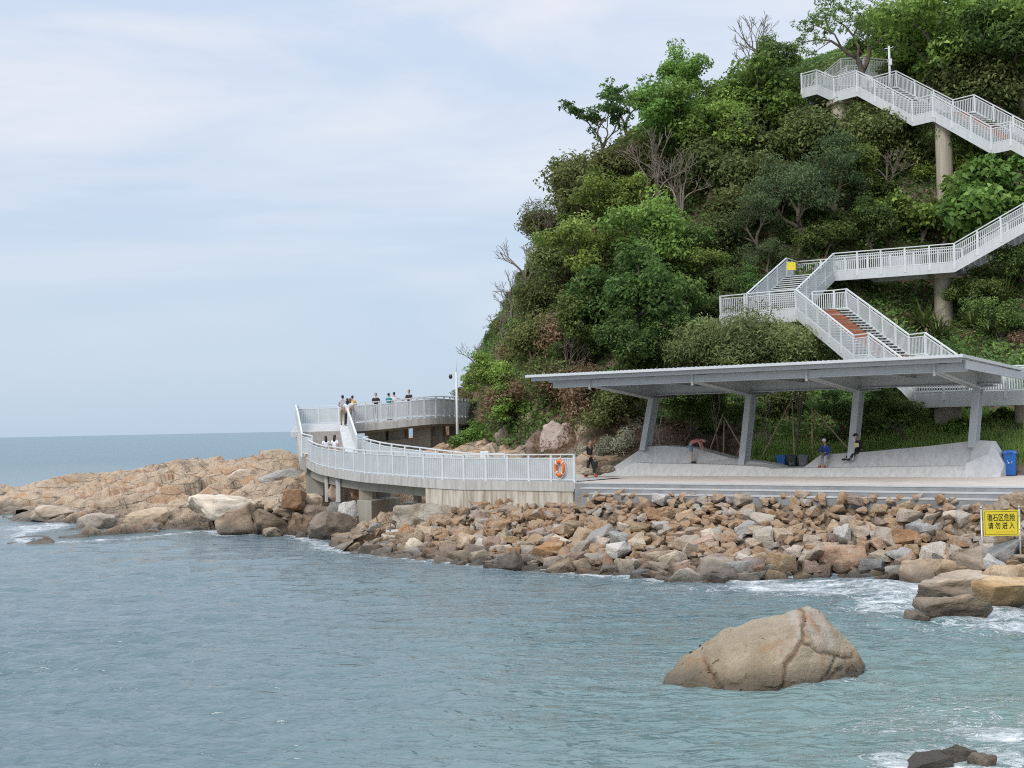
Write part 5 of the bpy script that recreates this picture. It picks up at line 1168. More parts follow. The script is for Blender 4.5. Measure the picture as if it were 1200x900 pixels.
# strap-leaved plants beside the lower column and at the right edge
def strap_plant(px, py, r_m, label, n_=70, dead=14):
    p = hill_hit(px, py, 58, 90); rs = random.Random(px); e = empty('pandanus', p, 0, label=label, cat='plant')
    q = MB(); qd = MB()
    for i in range(n_ + dead):
        az = rs.uniform(0, 6.28); el = rs.uniform(.2, 1.35) if i < n_ else rs.uniform(-.9, -.2); L = r_m * rs.uniform(.7, 1.2); d = Vector((math.cos(az) * math.cos(el), math.sin(az) * math.cos(el), math.sin(el)))
        s_ = Vector((-math.sin(az), math.cos(az), 0)); pts = []; c_ = Vector((0, 0, .3 if i < n_ else .5))
        for j in range(5): pts.append(c_.copy()); c_ = c_ + d * L / 4; d = (d + Vector((0, 0, -.22 if i < n_ else -.35))).normalized()
        w = [.05, .06, .05, .035, .005]; t_ = q if i < n_ else qd; b_ = len(t_.v)
        for a, ww in zip(pts, w): t_.v += [tuple(a - s_ * ww), tuple(a + s_ * ww + ZUP * .01)]
        for j in range(4): t_.f.append((b_ + 2 * j, b_ + 2 * j + 1, b_ + 2 * j + 3, b_ + 2 * j + 2))
    q.build('leaves', STRAP, e); qd.build('dead_leaves', MT['wood'], e); k = MB(); k.tube([(0, 0, -.4), (0, 0, .5)], [.16, .12], 8); k.build('stem', MT['bark'], e, True)
STRAP = plain('strap_leaf', (0.12, 0.16, 0.045), 0.5, 0.4, 4.0)
strap_plant(1084, 392, 1.9, 'strap-leaved green plant right of the stairway below the support column'); strap_plant(1100, 405, 1.6, 'lower strap-leaved plant just above the shelter roof end'); strap_plant(1178, 372, 2.1, 'strap-leaved plant with brown dead leaves at the right edge'); strap_plant(1160, 402, 1.6, 'strap-leaved plant with hanging dead leaves behind the roof end'); strap_plant(1140, 392, 1.4, 'small strap-leaved plant between the two clumps with dead leaves')
# low retaining kerbs on the slope
for (pts, tx) in ((((1028, 378, 76.5), (1060, 368, 77), (1102, 358, 77.5)), 'low concrete retaining wall on the slope beneath the walkway'), (((1176, 352, 76), (1200, 346, 76.5), (1230, 340, 77)), 'short concrete retaining wall at the right edge of the slope')):
    q = MB(); pp = [P(*a) for a in pts]; plates(q, pp, 0.25, 1.2, 0.3); tag(q.build('retaining_wall', MT['conc']), tx, 'wall')

# ------------------------------------------------------------------ staked saplings behind the benches
def sapling(u_, v_, h, label, pale=False, seed=1):
    p = uv(u_, v_, 0); p.z = hz(p.x, p.y); rs = random.Random(seed); e = empty('sapling', p, 0, label=label, cat='tree')
    limbs, tips = skeleton(rs, h, 2, 0.5, 3, first=.55, up=.5, ratio=.5, wob=.1)
    link('trunk', limb_mesh([(a, max(.02, b_ * .55), max(.012, c_ * .5)) for a, b_, c_ in limbs], MT['barkpale' if pale else 'twig']), e)
def stakes(u_, v_, label, lst, zt):
    base = uv(u_, v_, 0); gz = hz(base.x, base.y)
    for i, (du, dv, tu, tv) in enumerate(lst):
        a = uv(u_ + du, v_ + dv, 0); a.z = hz(a.x, a.y) - .2; b_ = uv(u_ + tu, v_ + tv, 0); b_.z = gz + zt * (1 - .07 * i); q = MB(); q.tube([a - a, b_ - a], [.04, .034], 8)
        o = q.build('tree_stake', MT['wood'], None, True); o.location = a; tag(o, f'{["pale slanting", "brown leaning", "steep straight", "crossing low"][i]} wooden stake {label}', 'stake', 'wooden tree stakes')
sapling(-0.8, 10.0, 3.2, 'pale bare forked sapling right beside the first shelter column', True, 5)
sapling(1.9, 10.4, 4.0, 'thin bare sapling propped with stakes left of the second column', False, 6); sapling(2.9, 11.3, 4.2, 'thin grey sapling right behind the crossing stakes', False, 7)
sapling(5.9, 11.0, 4.4, 'branching bare sapling behind the three bins', False, 8); sapling(4.4, 11.0, 3.6, 'slim bare sapling just right of the second column', False, 9)
stakes(2.3, 10.4, 'propping the sapling left of the second column', [(-1.0, -.2, .0, 0), (1.6, -.2, .05, 0), (.35, -.9, .05, 0), (.7, -1.0, 1.5, .3)], 2.3)
stakes(5.8, 10.8, 'propping the sapling behind the three bins', [(-1.6, -.8, 0, 0), (.6, -1.3, 0, 0), (1.2, -.6, 1.0, 0), (3.3, -.2, 1.1, .1)], 2.9)

# ------------------------------------------------------------------ bins
BLUE = plain('blue_plastic', (0.015, 0.12, 0.42), 0.4, 0.1, 3); DKB = plain('dark_plastic', (0.035, 0.038, 0.042), 0.45, 0.1, 3); GRYB = plain('grey_plastic', (0.16, 0.17, 0.18), 0.45, 0.1, 3); WHT = plain('white_print', (0.75, 0.77, 0.78), 0.6, 0.03, 3)
def wheelie(loc, rz, mat, label, s=1.0, mark=True, lidmat=None):
    e = empty('wheelie_bin', loc, rz, label=label, cat='bin'); e.scale = (s, s, s)
    q = MB(); ring = lambda w, d, z, dy=0: [Vector((sx * w / 2 + (-1 if sx > 0 else 1) * c, sy * d / 2 + dy, z)) if k else Vector((sx * w / 2, sy * d / 2 + dy + (-1 if sy > 0 else 1) * c, z)) for sx, sy, k in ((-1, -1, 0), (-1, -1, 1), (1, -1, 1), (1, -1, 0), (1, 1, 0), (1, 1, 1), (-1, 1, 1), (-1, 1, 0)) for c in (.04,)]
    q.loft([list(reversed(ring(.40, .44, .04))), list(reversed(ring(.43, .48, .25))), list(reversed(ring(.50, .58, .88)))]); q.build('body', mat, e)
    q = MB(); q.loft([list(reversed(ring(.56, .62, .88))), list(reversed(ring(.56, .62, .93)))]); q.build('rim', mat, e)
    q = MB(); q.loft([list(reversed(ring(.55, .64, .934))), list(reversed(ring(.53, .60, .99))), list(reversed(ring(.40, .44, 1.03)))]); q.bar((-.12, -.33, .96), (.12, -.33, .96), .05, .04); q.build('lid', lidmat or mat, e)
    q = MB(); q.bar((-.22, .36, .97), (.22, .36, .97), .035, .035); q.bar((-.2, .28, .95), (-.2, .36, .97), .03, .03); q.bar((.2, .28, .95), (.2, .36, .97), .03, .03); q.build('handle', mat, e)
    for sx in (-1, 1):
        q = MB(); q.tube([(sx * .22, .24, .1), (sx * .27, .24, .1)], .1, 14); q.build('wheel', DKB, e)
    if mark:
        q = MB()
        for k in range(3):
            a = R(90 + 120 * k); c_ = Vector((0, -.268, .60)); r_ = .085; d = Vector((math.cos(a), 0, math.sin(a))); tdir = Vector((-math.sin(a), 0, math.cos(a)))
            q.bar(c_ + d * r_ - tdir * .07, c_ + d * r_ + tdir * .035, .012, .035, up=Vector((0, 1, 0))); m0 = c_ + d * r_ + tdir * .035
            q.add([m0 + d * .035, m0 - d * .035, m0 + tdir * .055, m0 + d * .035 - vec(0, .012, 0), m0 - d * .035 - vec(0, .012, 0), m0 + tdir * .055 - vec(0, .012, 0)], [(0, 1, 2), (5, 4, 3), (0, 2, 5, 3), (1, 0, 3, 4), (2, 1, 4, 5)])
        o = q.build('recycling_mark', WHT, e); o.rotation_euler = (R(-4), 0, 0); o.location = (0, -.03, 0)
rzb = math.atan2(-U.y, U.x) * -1
def on_uv(px, v_, z):
    """point on the line v=const at pixel column px"""
    lo, hi = -10.0, 30.0
    for _ in range(50):
        mid = (lo + hi) / 2; p = uv(mid, v_, z); d = p - Vector((0, 0, CAM_Z)); x_ = 600 + FPX * d.dot(_r) / d.dot(_f)
        if x_ < px: lo = mid
        else: hi = mid
    return uv(lo, v_, z)
wheelie(on_uv(1184, 8.3, 0), -TH + .25, BLUE, 'bright blue wheelie bin standing at the right end of the concrete bench', 1.04)
for px, mt, tx in ((916, BLUE, 'blue wheelie bin, leftmost of the three behind the benches'), (928.5, DKB, 'black wheelie bin between the blue and the grey bin'), (942, GRYB, 'grey wheelie bin, rightmost of the three behind the benches')):
    p = on_uv(px, 9.0, 0.02); wheelie(p, -TH + .3, mt, tx, 0.86)

# ------------------------------------------------------------------ warning sign on the rocks
YEL = plain('sign_yellow', (0.72, 0.58, 0.03), 0.5, 0.05, 3); BLK = plain('sign_black', (0.015, 0.015, 0.015), 0.5, 0.02, 3); ALU = plain('bare_steel', (0.48, 0.47, 0.45), 0.35, 0.12, 5, metal=0.6)
sY = 42.4; sa = P(1152, 668, sY); sb_ = P(1196.5, 664, sY); SG = empty('warning_sign', Vector((sa.x, sY, sa.z)), 0, label='yellow warning sign with black Chinese characters on two steel posts among the rocks', cat='sign')
w_ = sb_.x - sa.x; topz = P(1152, 598, sY).z - sa.z
for xx in (0, w_):
    q = MB(); q.tube([(xx, 0, -.7), (xx, 0, topz + .06)], .032, 10); q.tube([(xx, 0, topz + .06), (xx, 0, topz + .1), (xx, 0, topz + .13)], [.045, .045, .02], 10); q.build('post', ALU, SG, True)
ph = (629 - 599) * sY / FPX; pz = topz - ph / 2 + .0; pw = w_ - .1
q = MB(); q.box((w_ / 2, -.045, pz), (pw, .03, ph)); q.build('panel', YEL, SG)
q = MB()
for (cx_, cz_, sx_, sz_) in ((0, ph / 2 - .05, pw - .08, .012), (0, -ph / 2 + .05, pw - .08, .012), (-pw / 2 + .04, 0, .012, ph - .09), (pw / 2 - .04, 0, .012, ph - .09)): q.box((w_ / 2 + cx_, -.0625, pz + cz_), (sx_, .004, sz_))
q.build('border_line', BLK, SG)
q = MB(); q.box((w_ / 2 + .12, -.0625, pz - ph / 2 + .13), (pw * .55, .004, .008)); q.build('red_line', plain('sign_red', (0.5, 0.12, 0.02), .5, .02, 3), SG)
for zz in (.22, -.22):
    q = MB(); q.bar((0, -.02, pz + zz), (w_, -.02, pz + zz), .03, .03); q.build('bracket', ALU, SG)
def lettering(txt, size, loc, parent, mat, spacing=1.0, width=None):
    c_ = bpy.data.curves.new('lettering', 'FONT'); c_.body = txt; c_.size = size; c_.align_x = 'CENTER'; c_.align_y = 'CENTER'; c_.space_character = spacing; c_.extrude = 0.003; c_.offset = 0.0025
    o = bpy.data.objects.new('lettering', c_); COL.objects.link(o); dg = bpy.context.evaluated_depsgraph_get(); m_ = bpy.data.meshes.new_from_object(o.evaluated_get(dg)); bpy.data.objects.remove(o)
    m_.materials.clear(); m_.materials.append(mat)
    if width:
        xs_ = [v.co.x for v in m_.vertices]; k = width / (max(xs_) - min(xs_)); mid = (max(xs_) + min(xs_)) / 2
        for v in m_.vertices: v.co.x = (v.co.x - mid) * k
    o = link('lettering', m_, parent, loc); o.rotation_euler = (R(90), 0, 0); return o
lettering('礁石区危险', 0.26, (w_ / 2, -.064, pz + ph * .19), SG, BLK, 1.0, pw * .80)
lettering('请勿进入', 0.24, (w_ / 2, -.064, pz - ph * .12), SG, BLK, 1.45, pw * .76)

# ------------------------------------------------------------------ lifebuoy on the railing
ORG = plain('lifebuoy_orange', (0.75, 0.16, 0.03), 0.5, 0.08, 4); ROPE = plain('rope', (0.62, 0.56, 0.46), 0.8, 0.1, 8)
od = (outer[0] - outer[1]).normalized(); lp = outer[0] - od * 0.72; lp = Vector((lp.x, lp.y, 3.6 + .62)); nn = Vector((od.y, -od.x, 0)); nn = -nn if nn.y > 0 else nn; lp += nn * .13
LBY = empty('lifebuoy', lp, 0, label='orange ring lifebuoy hanging on the right end of the boardwalk railing', cat='lifebuoy')
q = MB(); NR, NC = 32, 12; RR, rr_ = .275, .075
for i in range(NR):
    a = 2 * math.pi * i / NR; d = od * math.cos(a) * .8 + ZUP * math.sin(a) * 1.12
    for j in range(NC):
        c_ = 2 * math.pi * j / NC; q.v.append(tuple(d * (RR + rr_ * math.cos(c_)) + nn * (rr_ * .8 * math.sin(c_))))
for i in range(NR):
    for j in range(NC): q.f.append((i * NC + j, ((i + 1) % NR) * NC + j, ((i + 1) % NR) * NC + (j + 1) % NC, i * NC + (j + 1) % NC))
q.build('ring', ORG, LBY, True)
for k in range(4):
    a = R(45 + 90 * k); d = od * math.cos(a) * .8 + ZUP * math.sin(a) * 1.12; q = MB(); pts_ = []
    for j in range(13):
        c_ = 2 * math.pi * j / 12; pts_.append(d * (RR + (rr_ + .008) * math.cos(c_)) + nn * ((rr_ * .8 + .008) * math.sin(c_)))
    q.tube(pts_, .022, 6); q.build('band', WHT, LBY)
q = MB(); pts_ = [(od * math.cos(R(45 + 360 * j / 48)) * .8 + ZUP * math.sin(R(45 + 360 * j / 48)) * 1.12) * (RR + rr_ + .02 + .05 * abs(math.sin(R(180 * j / 12)))) for j in range(49)]; q.tube(pts_, .012, 5); q.build('grab_rope', ROPE, LBY)
q = MB(); q.tube([ZUP * .36 - nn * .05, ZUP * .58 - nn * .12], .02, 6); q.build('hanger', ROPE, LBY)
# small yellow notice on the inner railing, white post behind the railing
q = MB(); a = P(543, 541.5, 63.35); q.box((0, 0, 0), (.36, .02, .26), (Vector((.8, -.5, 0)).normalized(), Vector((.5, .8, 0)).normalized(), ZUP)); o = q.build('notice', YEL); o.location = a; tag(o, 'small blank yellow notice fixed to the inner boardwalk railing', 'notice')
q = MB(); a = rp(932, 309, 76.0, 0); q.box((0, 0, 0), (.52, .02, .48)); o = q.build('notice', YEL); o.location = a + vec(.0, 1.1, 0); tag(o, 'square yellow notice on the far railing of the lower stairway', 'notice')
a = P(568, 556, 61.6); q = MB(); q.loft([[(-.26, -.2, -1), (.26, -.2, -1), (.26, .2, -1), (-.26, .2, -1)], [(-.2, -.15, 1.1), (.2, -.15, 1.1), (.2, .15, 1.1), (-.2, .15, 1.1)]]); o = q.build('marker_post', plain('white_paint', (.72, .73, .72), .5, .05, 2), bevel=.02); o.location = (a.x, 61.9, 3.6); o.location.z = 3.6 + .25; tag(o, 'white tapered marker post behind the boardwalk railing', 'post')

# ------------------------------------------------------------------ light and camera poles
WP = plain('pole_white', (.66, .68, .69), .4, .05, 2)
p = P(536, 505, 79.5); zt = P(535, 436, 79.5).z; ZP = empty('camera_pole', Vector((p.x, 79.5, p.z - 1.5)), 0, label='tall thin white camera pole where the upper boardwalk meets the hill', cat='pole'); h_ = zt - p.z + 1.5
q = MB(); q.tube([(0, 0, 0), (0, 0, h_ * .5), (0, 0, h_)], [.1, .085, .07], 12); q.tube([(0, 0, h_), (0, 0, h_ + 1.0)], [.02, .008], 6); q.build('mast', WP, ZP, True)
q = MB(); q.bar((0, 0, h_ - .12), (-.38, 0, h_ - .12), .05, .05); q.build('arm', WP, ZP)
q = MB(); q.tube([(-.36, 0, h_ - .14), (-.36, 0, h_ - .25), (-.36, 0, h_ - .36), (-.36, 0, h_ - .42)], [.09, .12, .11, .04], 12); q.build('camera_dome', DKB, ZP, True)
p = P(1043, 96, 83.5); zt = P(1043, 54, 83.5).z; ZQ = empty('camera_pole', Vector((p.x, 83.5, p.z)), 0, label='short white camera pole rising beside the upper stairway railing', cat='pole'); h_ = zt - p.z
q = MB(); q.tube([(0, 0, -.6), (0, 0, h_)], [.085, .07], 10); q.build('mast', WP, ZQ, True); q = MB(); q.box((0.03, -.08, h_ * .55), (.2, .14, .42)); q.build('control_box', WP, ZQ, bevel=.01)
q = MB(); q.bar((0, 0, h_ * .93), (-.3, 0, h_ * .93), .04, .04); q.bar((0, 0, h_ * .93), (.28, 0, h_ * .98), .04, .04); q.build('arm', WP, ZQ); q = MB(); q.tube([(-.3, 0, h_ * .93 - .02), (-.3, 0, h_ * .93 - .16)], [.08, .06], 10); q.build('camera_dome', DKB, ZQ)

# ------------------------------------------------------------------ people
def skin(verts, edges, radii, sub=1):
    m_ = bpy.data.meshes.new('tmp'); m_.from_pydata([tuple(v) for v in verts], edges, []); o = bpy.data.objects.new('tmp', m_); COL.objects.link(o)
    md = o.modifiers.new('skin', 'SKIN'); md.use_smooth_shade = True; md.branch_smoothing = 0.4
    for d, r_ in zip(m_.skin_vertices[0].data, radii): d.radius = r_ if hasattr(r_, '__len__') else (r_, r_)
    m_.skin_vertices[0].data[0].use_root = True
    if sub: s_ = o.modifiers.new('sub', 'SUBSURF'); s_.levels = sub; s_.render_levels = sub
    dg = bpy.context.evaluated_depsgraph_get(); r_ = bpy.data.meshes.new_from_object(o.evaluated_get(dg)); bpy.data.objects.remove(o); bpy.data.meshes.remove(m_)
    return r_
def ellip(q, c, r, n=12, k=9, cut=None, M3=None):
    base = len(q.v); c = Vector(c)
    for i in range(k + 1):
        a = math.pi * i / k
        for j in range(n):
            b_ = 2 * math.pi * j / n; v = Vector((r[0] * math.sin(a) * math.cos(b_), r[1] * math.sin(a) * math.sin(b_), r[2] * math.cos(a)))
            q.v.append(tuple(c + (M3 @ v if M3 else v)))
    for i in range(k):
        for j in range(n): q.f.append((base + i * n + j, base + (i + 1) * n + j, base + (i + 1) * n + (j + 1) % n, base + i * n + (j + 1) % n))
SKIN = plain('skin', (0.42, 0.25, 0.17), 0.6, 0.06, 4); HAIR = plain('black_hair', (0.012, 0.010, 0.010), 0.5, 0.2, 9); EYE = plain('eye_dark', (0.02, 0.015, 0.012), 0.3, 0.02, 4); LIP = plain('lip', (0.35, 0.12, 0.10), 0.5, 0.05, 4)
def cloth(name, col, r=0.85): return plain('cloth_' + name, col, r, 0.12, 6, bmp=0.1)
STAND = dict(pel=(0, 0, .95), wai=(0, 0, 1.08), che=(0, 0, 1.30), nek=(0, .015, 1.46), hea=(0, -.005, 1.53), shL=(.165, .01, 1.405), elL=(.225, .03, 1.14), wrL=(.235, -.06, .92), haL=(.235, -.09, .84), shR=(-.165, .01, 1.405), elR=(-.225, .03, 1.14), wrR=(-.235, -.06, .92), haR=(-.235, -.09, .84),
             hiL=(.085, 0, .90), knL=(.095, -.025, .49), anL=(.10, .02, .085), toL=(.115, -.13, .035), hiR=(-.085, 0, .90), knR=(-.095, -.025, .49), anR=(-.10, .02, .085), toR=(-.115, -.13, .035), nod=0.0)
def person(loc, rz, label, top, bottom, pose=None, height=1.7, long_hair=False, short_legs=False, sleeves=1.0, shoes=None, cap=None, skirt=False, mask=None, hairmat=None):
    J = dict(STAND); J.update(pose or {}); k = height / 1.70; V3 = lambda n_: Vector(J[n_]) * k
    names = ['pel', 'wai', 'che', 'nek', 'hea', 'shL', 'elL', 'wrL', 'haL', 'shR', 'elR', 'wrR', 'haR', 'hiL', 'knL', 'anL', 'toL', 'hiR', 'knR', 'anR', 'toR']; ix = {n_: i for i, n_ in enumerate(names)}
    ed = [('pel', 'wai'), ('wai', 'che'), ('che', 'nek'), ('nek', 'hea'), ('che', 'shL'), ('shL', 'elL'), ('elL', 'wrL'), ('wrL', 'haL'), ('che', 'shR'), ('shR', 'elR'), ('elR', 'wrR'), ('wrR', 'haR'), ('pel', 'hiL'), ('hiL', 'knL'), ('knL', 'anL'), ('anL', 'toL'), ('pel', 'hiR'), ('hiR', 'knR'), ('knR', 'anR'), ('anR', 'toR')]
    rad = dict(pel=(.12, .10), wai=(.115, .09), che=(.125, .10), nek=.055, hea=.052, sh=.052, el=.04, wr=.028, ha=(.034, .02), hi=.082, kn=.055, an=.038, to=.035)
    rr = [tuple(x * k for x in (r_ if hasattr(r_, '__len__') else (r_, r_))) for r_ in (rad.get(n_) or rad[n_[:2]] for n_ in names)]
    bm_ = skin([V3(n_) for n_ in names], [(ix[a], ix[b_]) for a, b_ in ed], rr)
    q = MB(); nod = Matrix.Rotation(J['nod'], 3, 'X'); nk = V3('hea'); up_ = (V3('hea') - V3('nek')).normalized(); HM = up_.to_track_quat('Z', 'Y').to_matrix() if False else nod
    H0 = nk + HM @ Vector((0, -.018, .105)) * k
    S3 = lambda x, y, z: H0 + HM @ Vector((x, y, z)) * k
    ellip(q, H0, (.074 * k, .093 * k, .115 * k), 14, 10, None, HM); ellip(q, S3(0, -.035, -.06), (.05 * k, .055 * k, .06 * k), 10, 7, None, HM)
    ellip(q, S3(0, -.098, -.015), (.013 * k, .02 * k, .026 * k), 7, 5, None, HM)
    for s_ in (-1, 1): ellip(q, S3(s_ * .076, .005, -.01), (.012 * k, .02 * k, .032 * k), 6, 5, None, HM)
    for s_, w in ((1, 'L'), (-1, 'R')):                       # hands: palm is part of the arm, five bent fingers rooted in it
        h0 = V3('ha' + w); d = (h0 - V3('wr' + w)).normalized(); sd_ = d.cross(Vector((0, 0, 1)));  sd_ = sd_.normalized() if sd_.length > .2 else Vector((0, 1, 0)); cu = d.cross(sd_)
        for j, (o_, L) in enumerate(((-.026, .062), (-.009, .072), (.009, .068), (.026, .052))):
            a = h0 + sd_ * o_ * k; q.tube([a - d * .01 * k, a + d * L * .5 * k, a + (d * L + cu * .018) * k], [.0095 * k, .009 * k, .007 * k], 5)
        a = h0 - d * .035 * k - sd_ * .03 * k; q.tube([a, a + (d * .03 - sd_ * .02) * k, a + (d * .058 - sd_ * .024) * k], [.011 * k, .010 * k, .008 * k], 5)
    hm = q.mesh('head', None, True); me_v = [v.co[:] for v in bm_.vertices] + [v.co[:] for v in hm.vertices]; nb = len(bm_.vertices)
    fs_ = [tuple(p_.vertices) for p_ in bm_.polygons] + [tuple(i + nb for i in p_.vertices) for p_ in hm.polygons]
    fm_ = bpy.data.meshes.new('person'); fm_.from_pydata(me_v, [], fs_); fm_.update(); fm_.polygons.foreach_set('use_smooth', [True] * len(fs_)); fm_.materials.append(SKIN)
    body = link('person', fm_, None, loc); body.rotation_euler = (0, 0, rz); tag(body, label, 'person')
    q = MB()
    for s_ in (-1, 1): ellip(q, S3(s_ * .03, -.088, .012), (.011 * k, .007 * k, .007 * k), 6, 4, None, HM)
    q.build('eyes', EYE, body); q = MB(); ellip(q, S3(0, -.085, -.062), (.024 * k, .008 * k, .008 * k), 6, 4, None, HM); q.build('mouth', LIP, body)
    q = MB(); hp = []                                          # hair: a shell over the skull, open at the face
    ellip(q, S3(0, .022, .028), (.083 * k, .094 * k, .102 * k), 14, 10, None, HM)
    if long_hair:
        pts_ = [S3(0, .05, .02), S3(0, .075, -.08), S3(0, .085, -.20), S3(0, .08, -.32)]; ringz = []
        for p_, w, d_ in zip(pts_, (.08, .088, .085, .05), (.06, .05, .045, .02)): ringz.append([p_ + HM @ Vector((w * k * math.cos(2 * math.pi * j / 12), d_ * k * math.sin(2 * math.pi * j / 12), 0)) for j in range(12)])
        q.loft(list(reversed(ringz)))
    q.build('hair', hairmat or HAIR, body, True)
    if cap:
        q = MB(); ellip(q, S3(0, .0, .055), (.092 * k, .104 * k, .075 * k), 14, 8, None, HM); q.add([S3(-.07, -.08, .05), S3(.07, -.08, .05), S3(.05, -.165, .04), S3(-.05, -.165, .04), S3(-.07, -.08, .062), S3(.07, -.08, .062), S3(.05, -.165, .05), S3(-.05, -.165, .05)], [(3, 2, 1, 0), (4, 5, 6, 7), (0, 1, 5, 4), (1, 2, 6, 5), (2, 3, 7, 6), (3, 0, 4, 7)]); q.build('cap', cap, body, True)
    if mask: q = MB(); ellip(q, S3(0, -.062, -.055), (.056 * k, .048 * k, .045 * k), 10, 6, None, HM); q.build('face_mask', mask, body, True)
    # shirt
    sn = ['pel', 'wai', 'che', 'nek', 'shL', 'slL', 'shR', 'slR']; J2 = {n_: V3(n_) for n_ in ('pel', 'wai', 'che', 'nek', 'shL', 'shR')}
    J2['nek'] = V3('che').lerp(V3('nek'), .75); J2['pel'] = V3('pel').lerp(V3('wai'), .25)
    for w in 'LR':
        J2['sl' + w] = V3('sh' + w).lerp(V3('el' + w), min(1.0, sleeves) * .72)
    vv_ = [J2[n_] for n_ in sn]; se = [(0, 1), (1, 2), (2, 3), (2, 4), (4, 5), (2, 6), (6, 7)]; sr = [(.155, .125), (.15, .12), (.155, .125), (.07, .07), (.075, .075), (.066, .066), (.075, .075), (.066, .066)]
    if sleeves > 1:
        vv_ += [V3('elL'), V3('wrL'), V3('elR'), V3('wrR')]; se += [(5, 8), (8, 9), (7, 10), (10, 11)]; sr += [(.055, .055), (.044, .044)] * 2
    sm = skin(vv_, se, [tuple(x * k for x in r_) for r_ in sr]); sm.materials.clear(); sm.materials.append(top); link('shirt', sm, body)
    # trousers, shorts or skirt
    fr = .9 if short_legs else 1.0
    kL, kR = (V3('hiL').lerp(V3('knL'), fr), V3('hiR').lerp(V3('knR'), fr)); tv = [V3('pel'), V3('pel').lerp(V3('wai'), .45), V3('hiL'), kL, V3('hiR'), kR]; te = [(0, 1), (0, 2), (2, 3), (0, 4), (4, 5)]; trr = [(.145, .12), (.14, .115), (.10, .10), (.076, .076), (.10, .10), (.076, .076)]
    if not short_legs:
        tv += [V3('knL').lerp(V3('anL'), .88), V3('knR').lerp(V3('anR'), .88)]; te += [(3, 6), (5, 7)]; trr += [(.058, .058)] * 2
    tm_ = skin(tv, te, [tuple(x * k for x in r_) for r_ in trr]); tm_.materials.clear(); tm_.materials.append(bottom); link('shorts' if short_legs else 'trousers', tm_, body)
    if skirt:
        q = MB(); rg = [[V3('wai') + Vector((w * k * math.cos(2 * math.pi * j / 14), w * .75 * k * math.sin(2 * math.pi * j / 14), dz * k)) for j in range(14)] for w, dz in ((.15, .05), (.19, -.2), (.23, -.42))]; q.loft(list(reversed(rg))); q.build('skirt', top, body, True)
    for w in 'LR':
        a, b_ = V3('an' + w), V3('to' + w); d = (b_ - a); d.z = 0; d = d.normalized() if d.length > .02 else Vector((0, -1, 0)); q = MB(); c_ = (a + b_) / 2; c_.z = min(a.z, b_.z) + .015 * k
        MM = Matrix((( -d.y, d.x, 0), (d.x, d.y, 0), (0, 0, 1))).transposed() ; ellip(q, c_, (.052 * k, .135 * k, .052 * k), 10, 7, None, MM); q.build('shoe', shoes or BLK, body, True)
    return body
C_ = dict(black=cloth('black', (.018, .018, .02)), white=cloth('white', (.72, .72, .74)), stripe=cloth('grey_stripe', (.36, .37, .42)), khaki=cloth('khaki', (.25, .19, .12)), dark=cloth('dark_navy', (.03, .032, .045)), yellow=cloth('yellow', (.60, .36, .09)), teal=cloth('teal', (.02, .22, .26)), pink=cloth('faded_pink', (.45, .17, .16)), denim=cloth('denim', (.13, .20, .30)), blue=cloth('royal_blue', (.02, .06, .28)), grey=cloth('light_grey', (.36, .37, .39)), red=cloth('red', (.45, .05, .03)))
def dpt(px, Y, z): p = P(px, 500, Y); return Vector((p.x + (0.0), Y, z))
RAILARMS = dict(elL=(.24, -.10, 1.16), wrL=(.14, -.30, 1.14), haL=(.10, -.37, 1.14), elR=(-.24, -.10, 1.16), wrR=(-.14, -.30, 1.14), haR=(-.10, -.37, 1.14))
WALK = dict(knL=(.095, -.14, .50), anL=(.10, -.20, .10), toL=(.11, -.34, .05), knR=(-.095, .02, .49), anR=(-.10, .22, .12), toR=(-.115, .10, .04))
person(dpt(402, 77.3, 6.42), R(172), 'person seen from behind in a grey striped shirt and khaki trousers on the ramp', C_['stripe'], C_['khaki'], dict(elL=(.24, .0, 1.14), wrL=(.2, -.2, 1.1), haL=(.18, -.27, 1.1)), 1.74)
person(dpt(407.5, 76.2, 6.28), R(190), 'woman with long dark hair, white top and black trousers walking up the ramp', C_['white'], C_['dark'], WALK, 1.66, True)
person(dpt(411, 78.3, 6.5), R(160), 'person in white with brownish hair by the railing corner', C_['white'], C_['white'], None, 1.5, True, hairmat=cloth('brown_hair', (.10, .06, .04)))
person(dpt(413.5, 83.4, 6.57), R(180), 'person in a mustard yellow shirt facing out to sea at the far railing', C_['yellow'], C_['grey'], RAILARMS, 1.72)
person(dpt(441, 82.9, 6.66), R(10), 'man in a black printed T-shirt facing the camera on the upper deck', C_['black'], C_['dark'], dict(elL=(.25, -.04, 1.15), wrL=(.08, -.22, 1.18), haL=(.02, -.25, 1.2), elR=(-.25, -.04, 1.15), wrR=(-.08, -.22, 1.16), haR=(-.02, -.25, 1.16)), 1.76)
person(dpt(456, 82.4, 6.7), R(150), 'person in a teal shirt seen from behind on the upper deck', C_['teal'], C_['teal'], RAILARMS, 1.68)
person(dpt(462.5, 82.6, 6.74), R(200), 'person in a white shirt with an arm stretched out beside the teal shirt', C_['white'], C_['grey'], dict(elR=(-.36, -.05, 1.28), wrR=(-.6, -.1, 1.2), haR=(-.68, -.11, 1.19)), 1.7)
person(dpt(480, 82.3, 6.82), R(-25), 'man in a black T-shirt at the right of the group on the upper deck', C_['black'], C_['dark'], RAILARMS, 1.74)
person(dpt(381.5, 72.0, 4.18), R(200), 'left one of two women with long black hair in white at the stair foot', C_['white'], C_['white'], None, 1.58, True)
person(dpt(392, 71.6, 4.14), R(160), 'right one of two women with long black hair in white at the stair foot', C_['white'], C_['white'], None, 1.66, True)
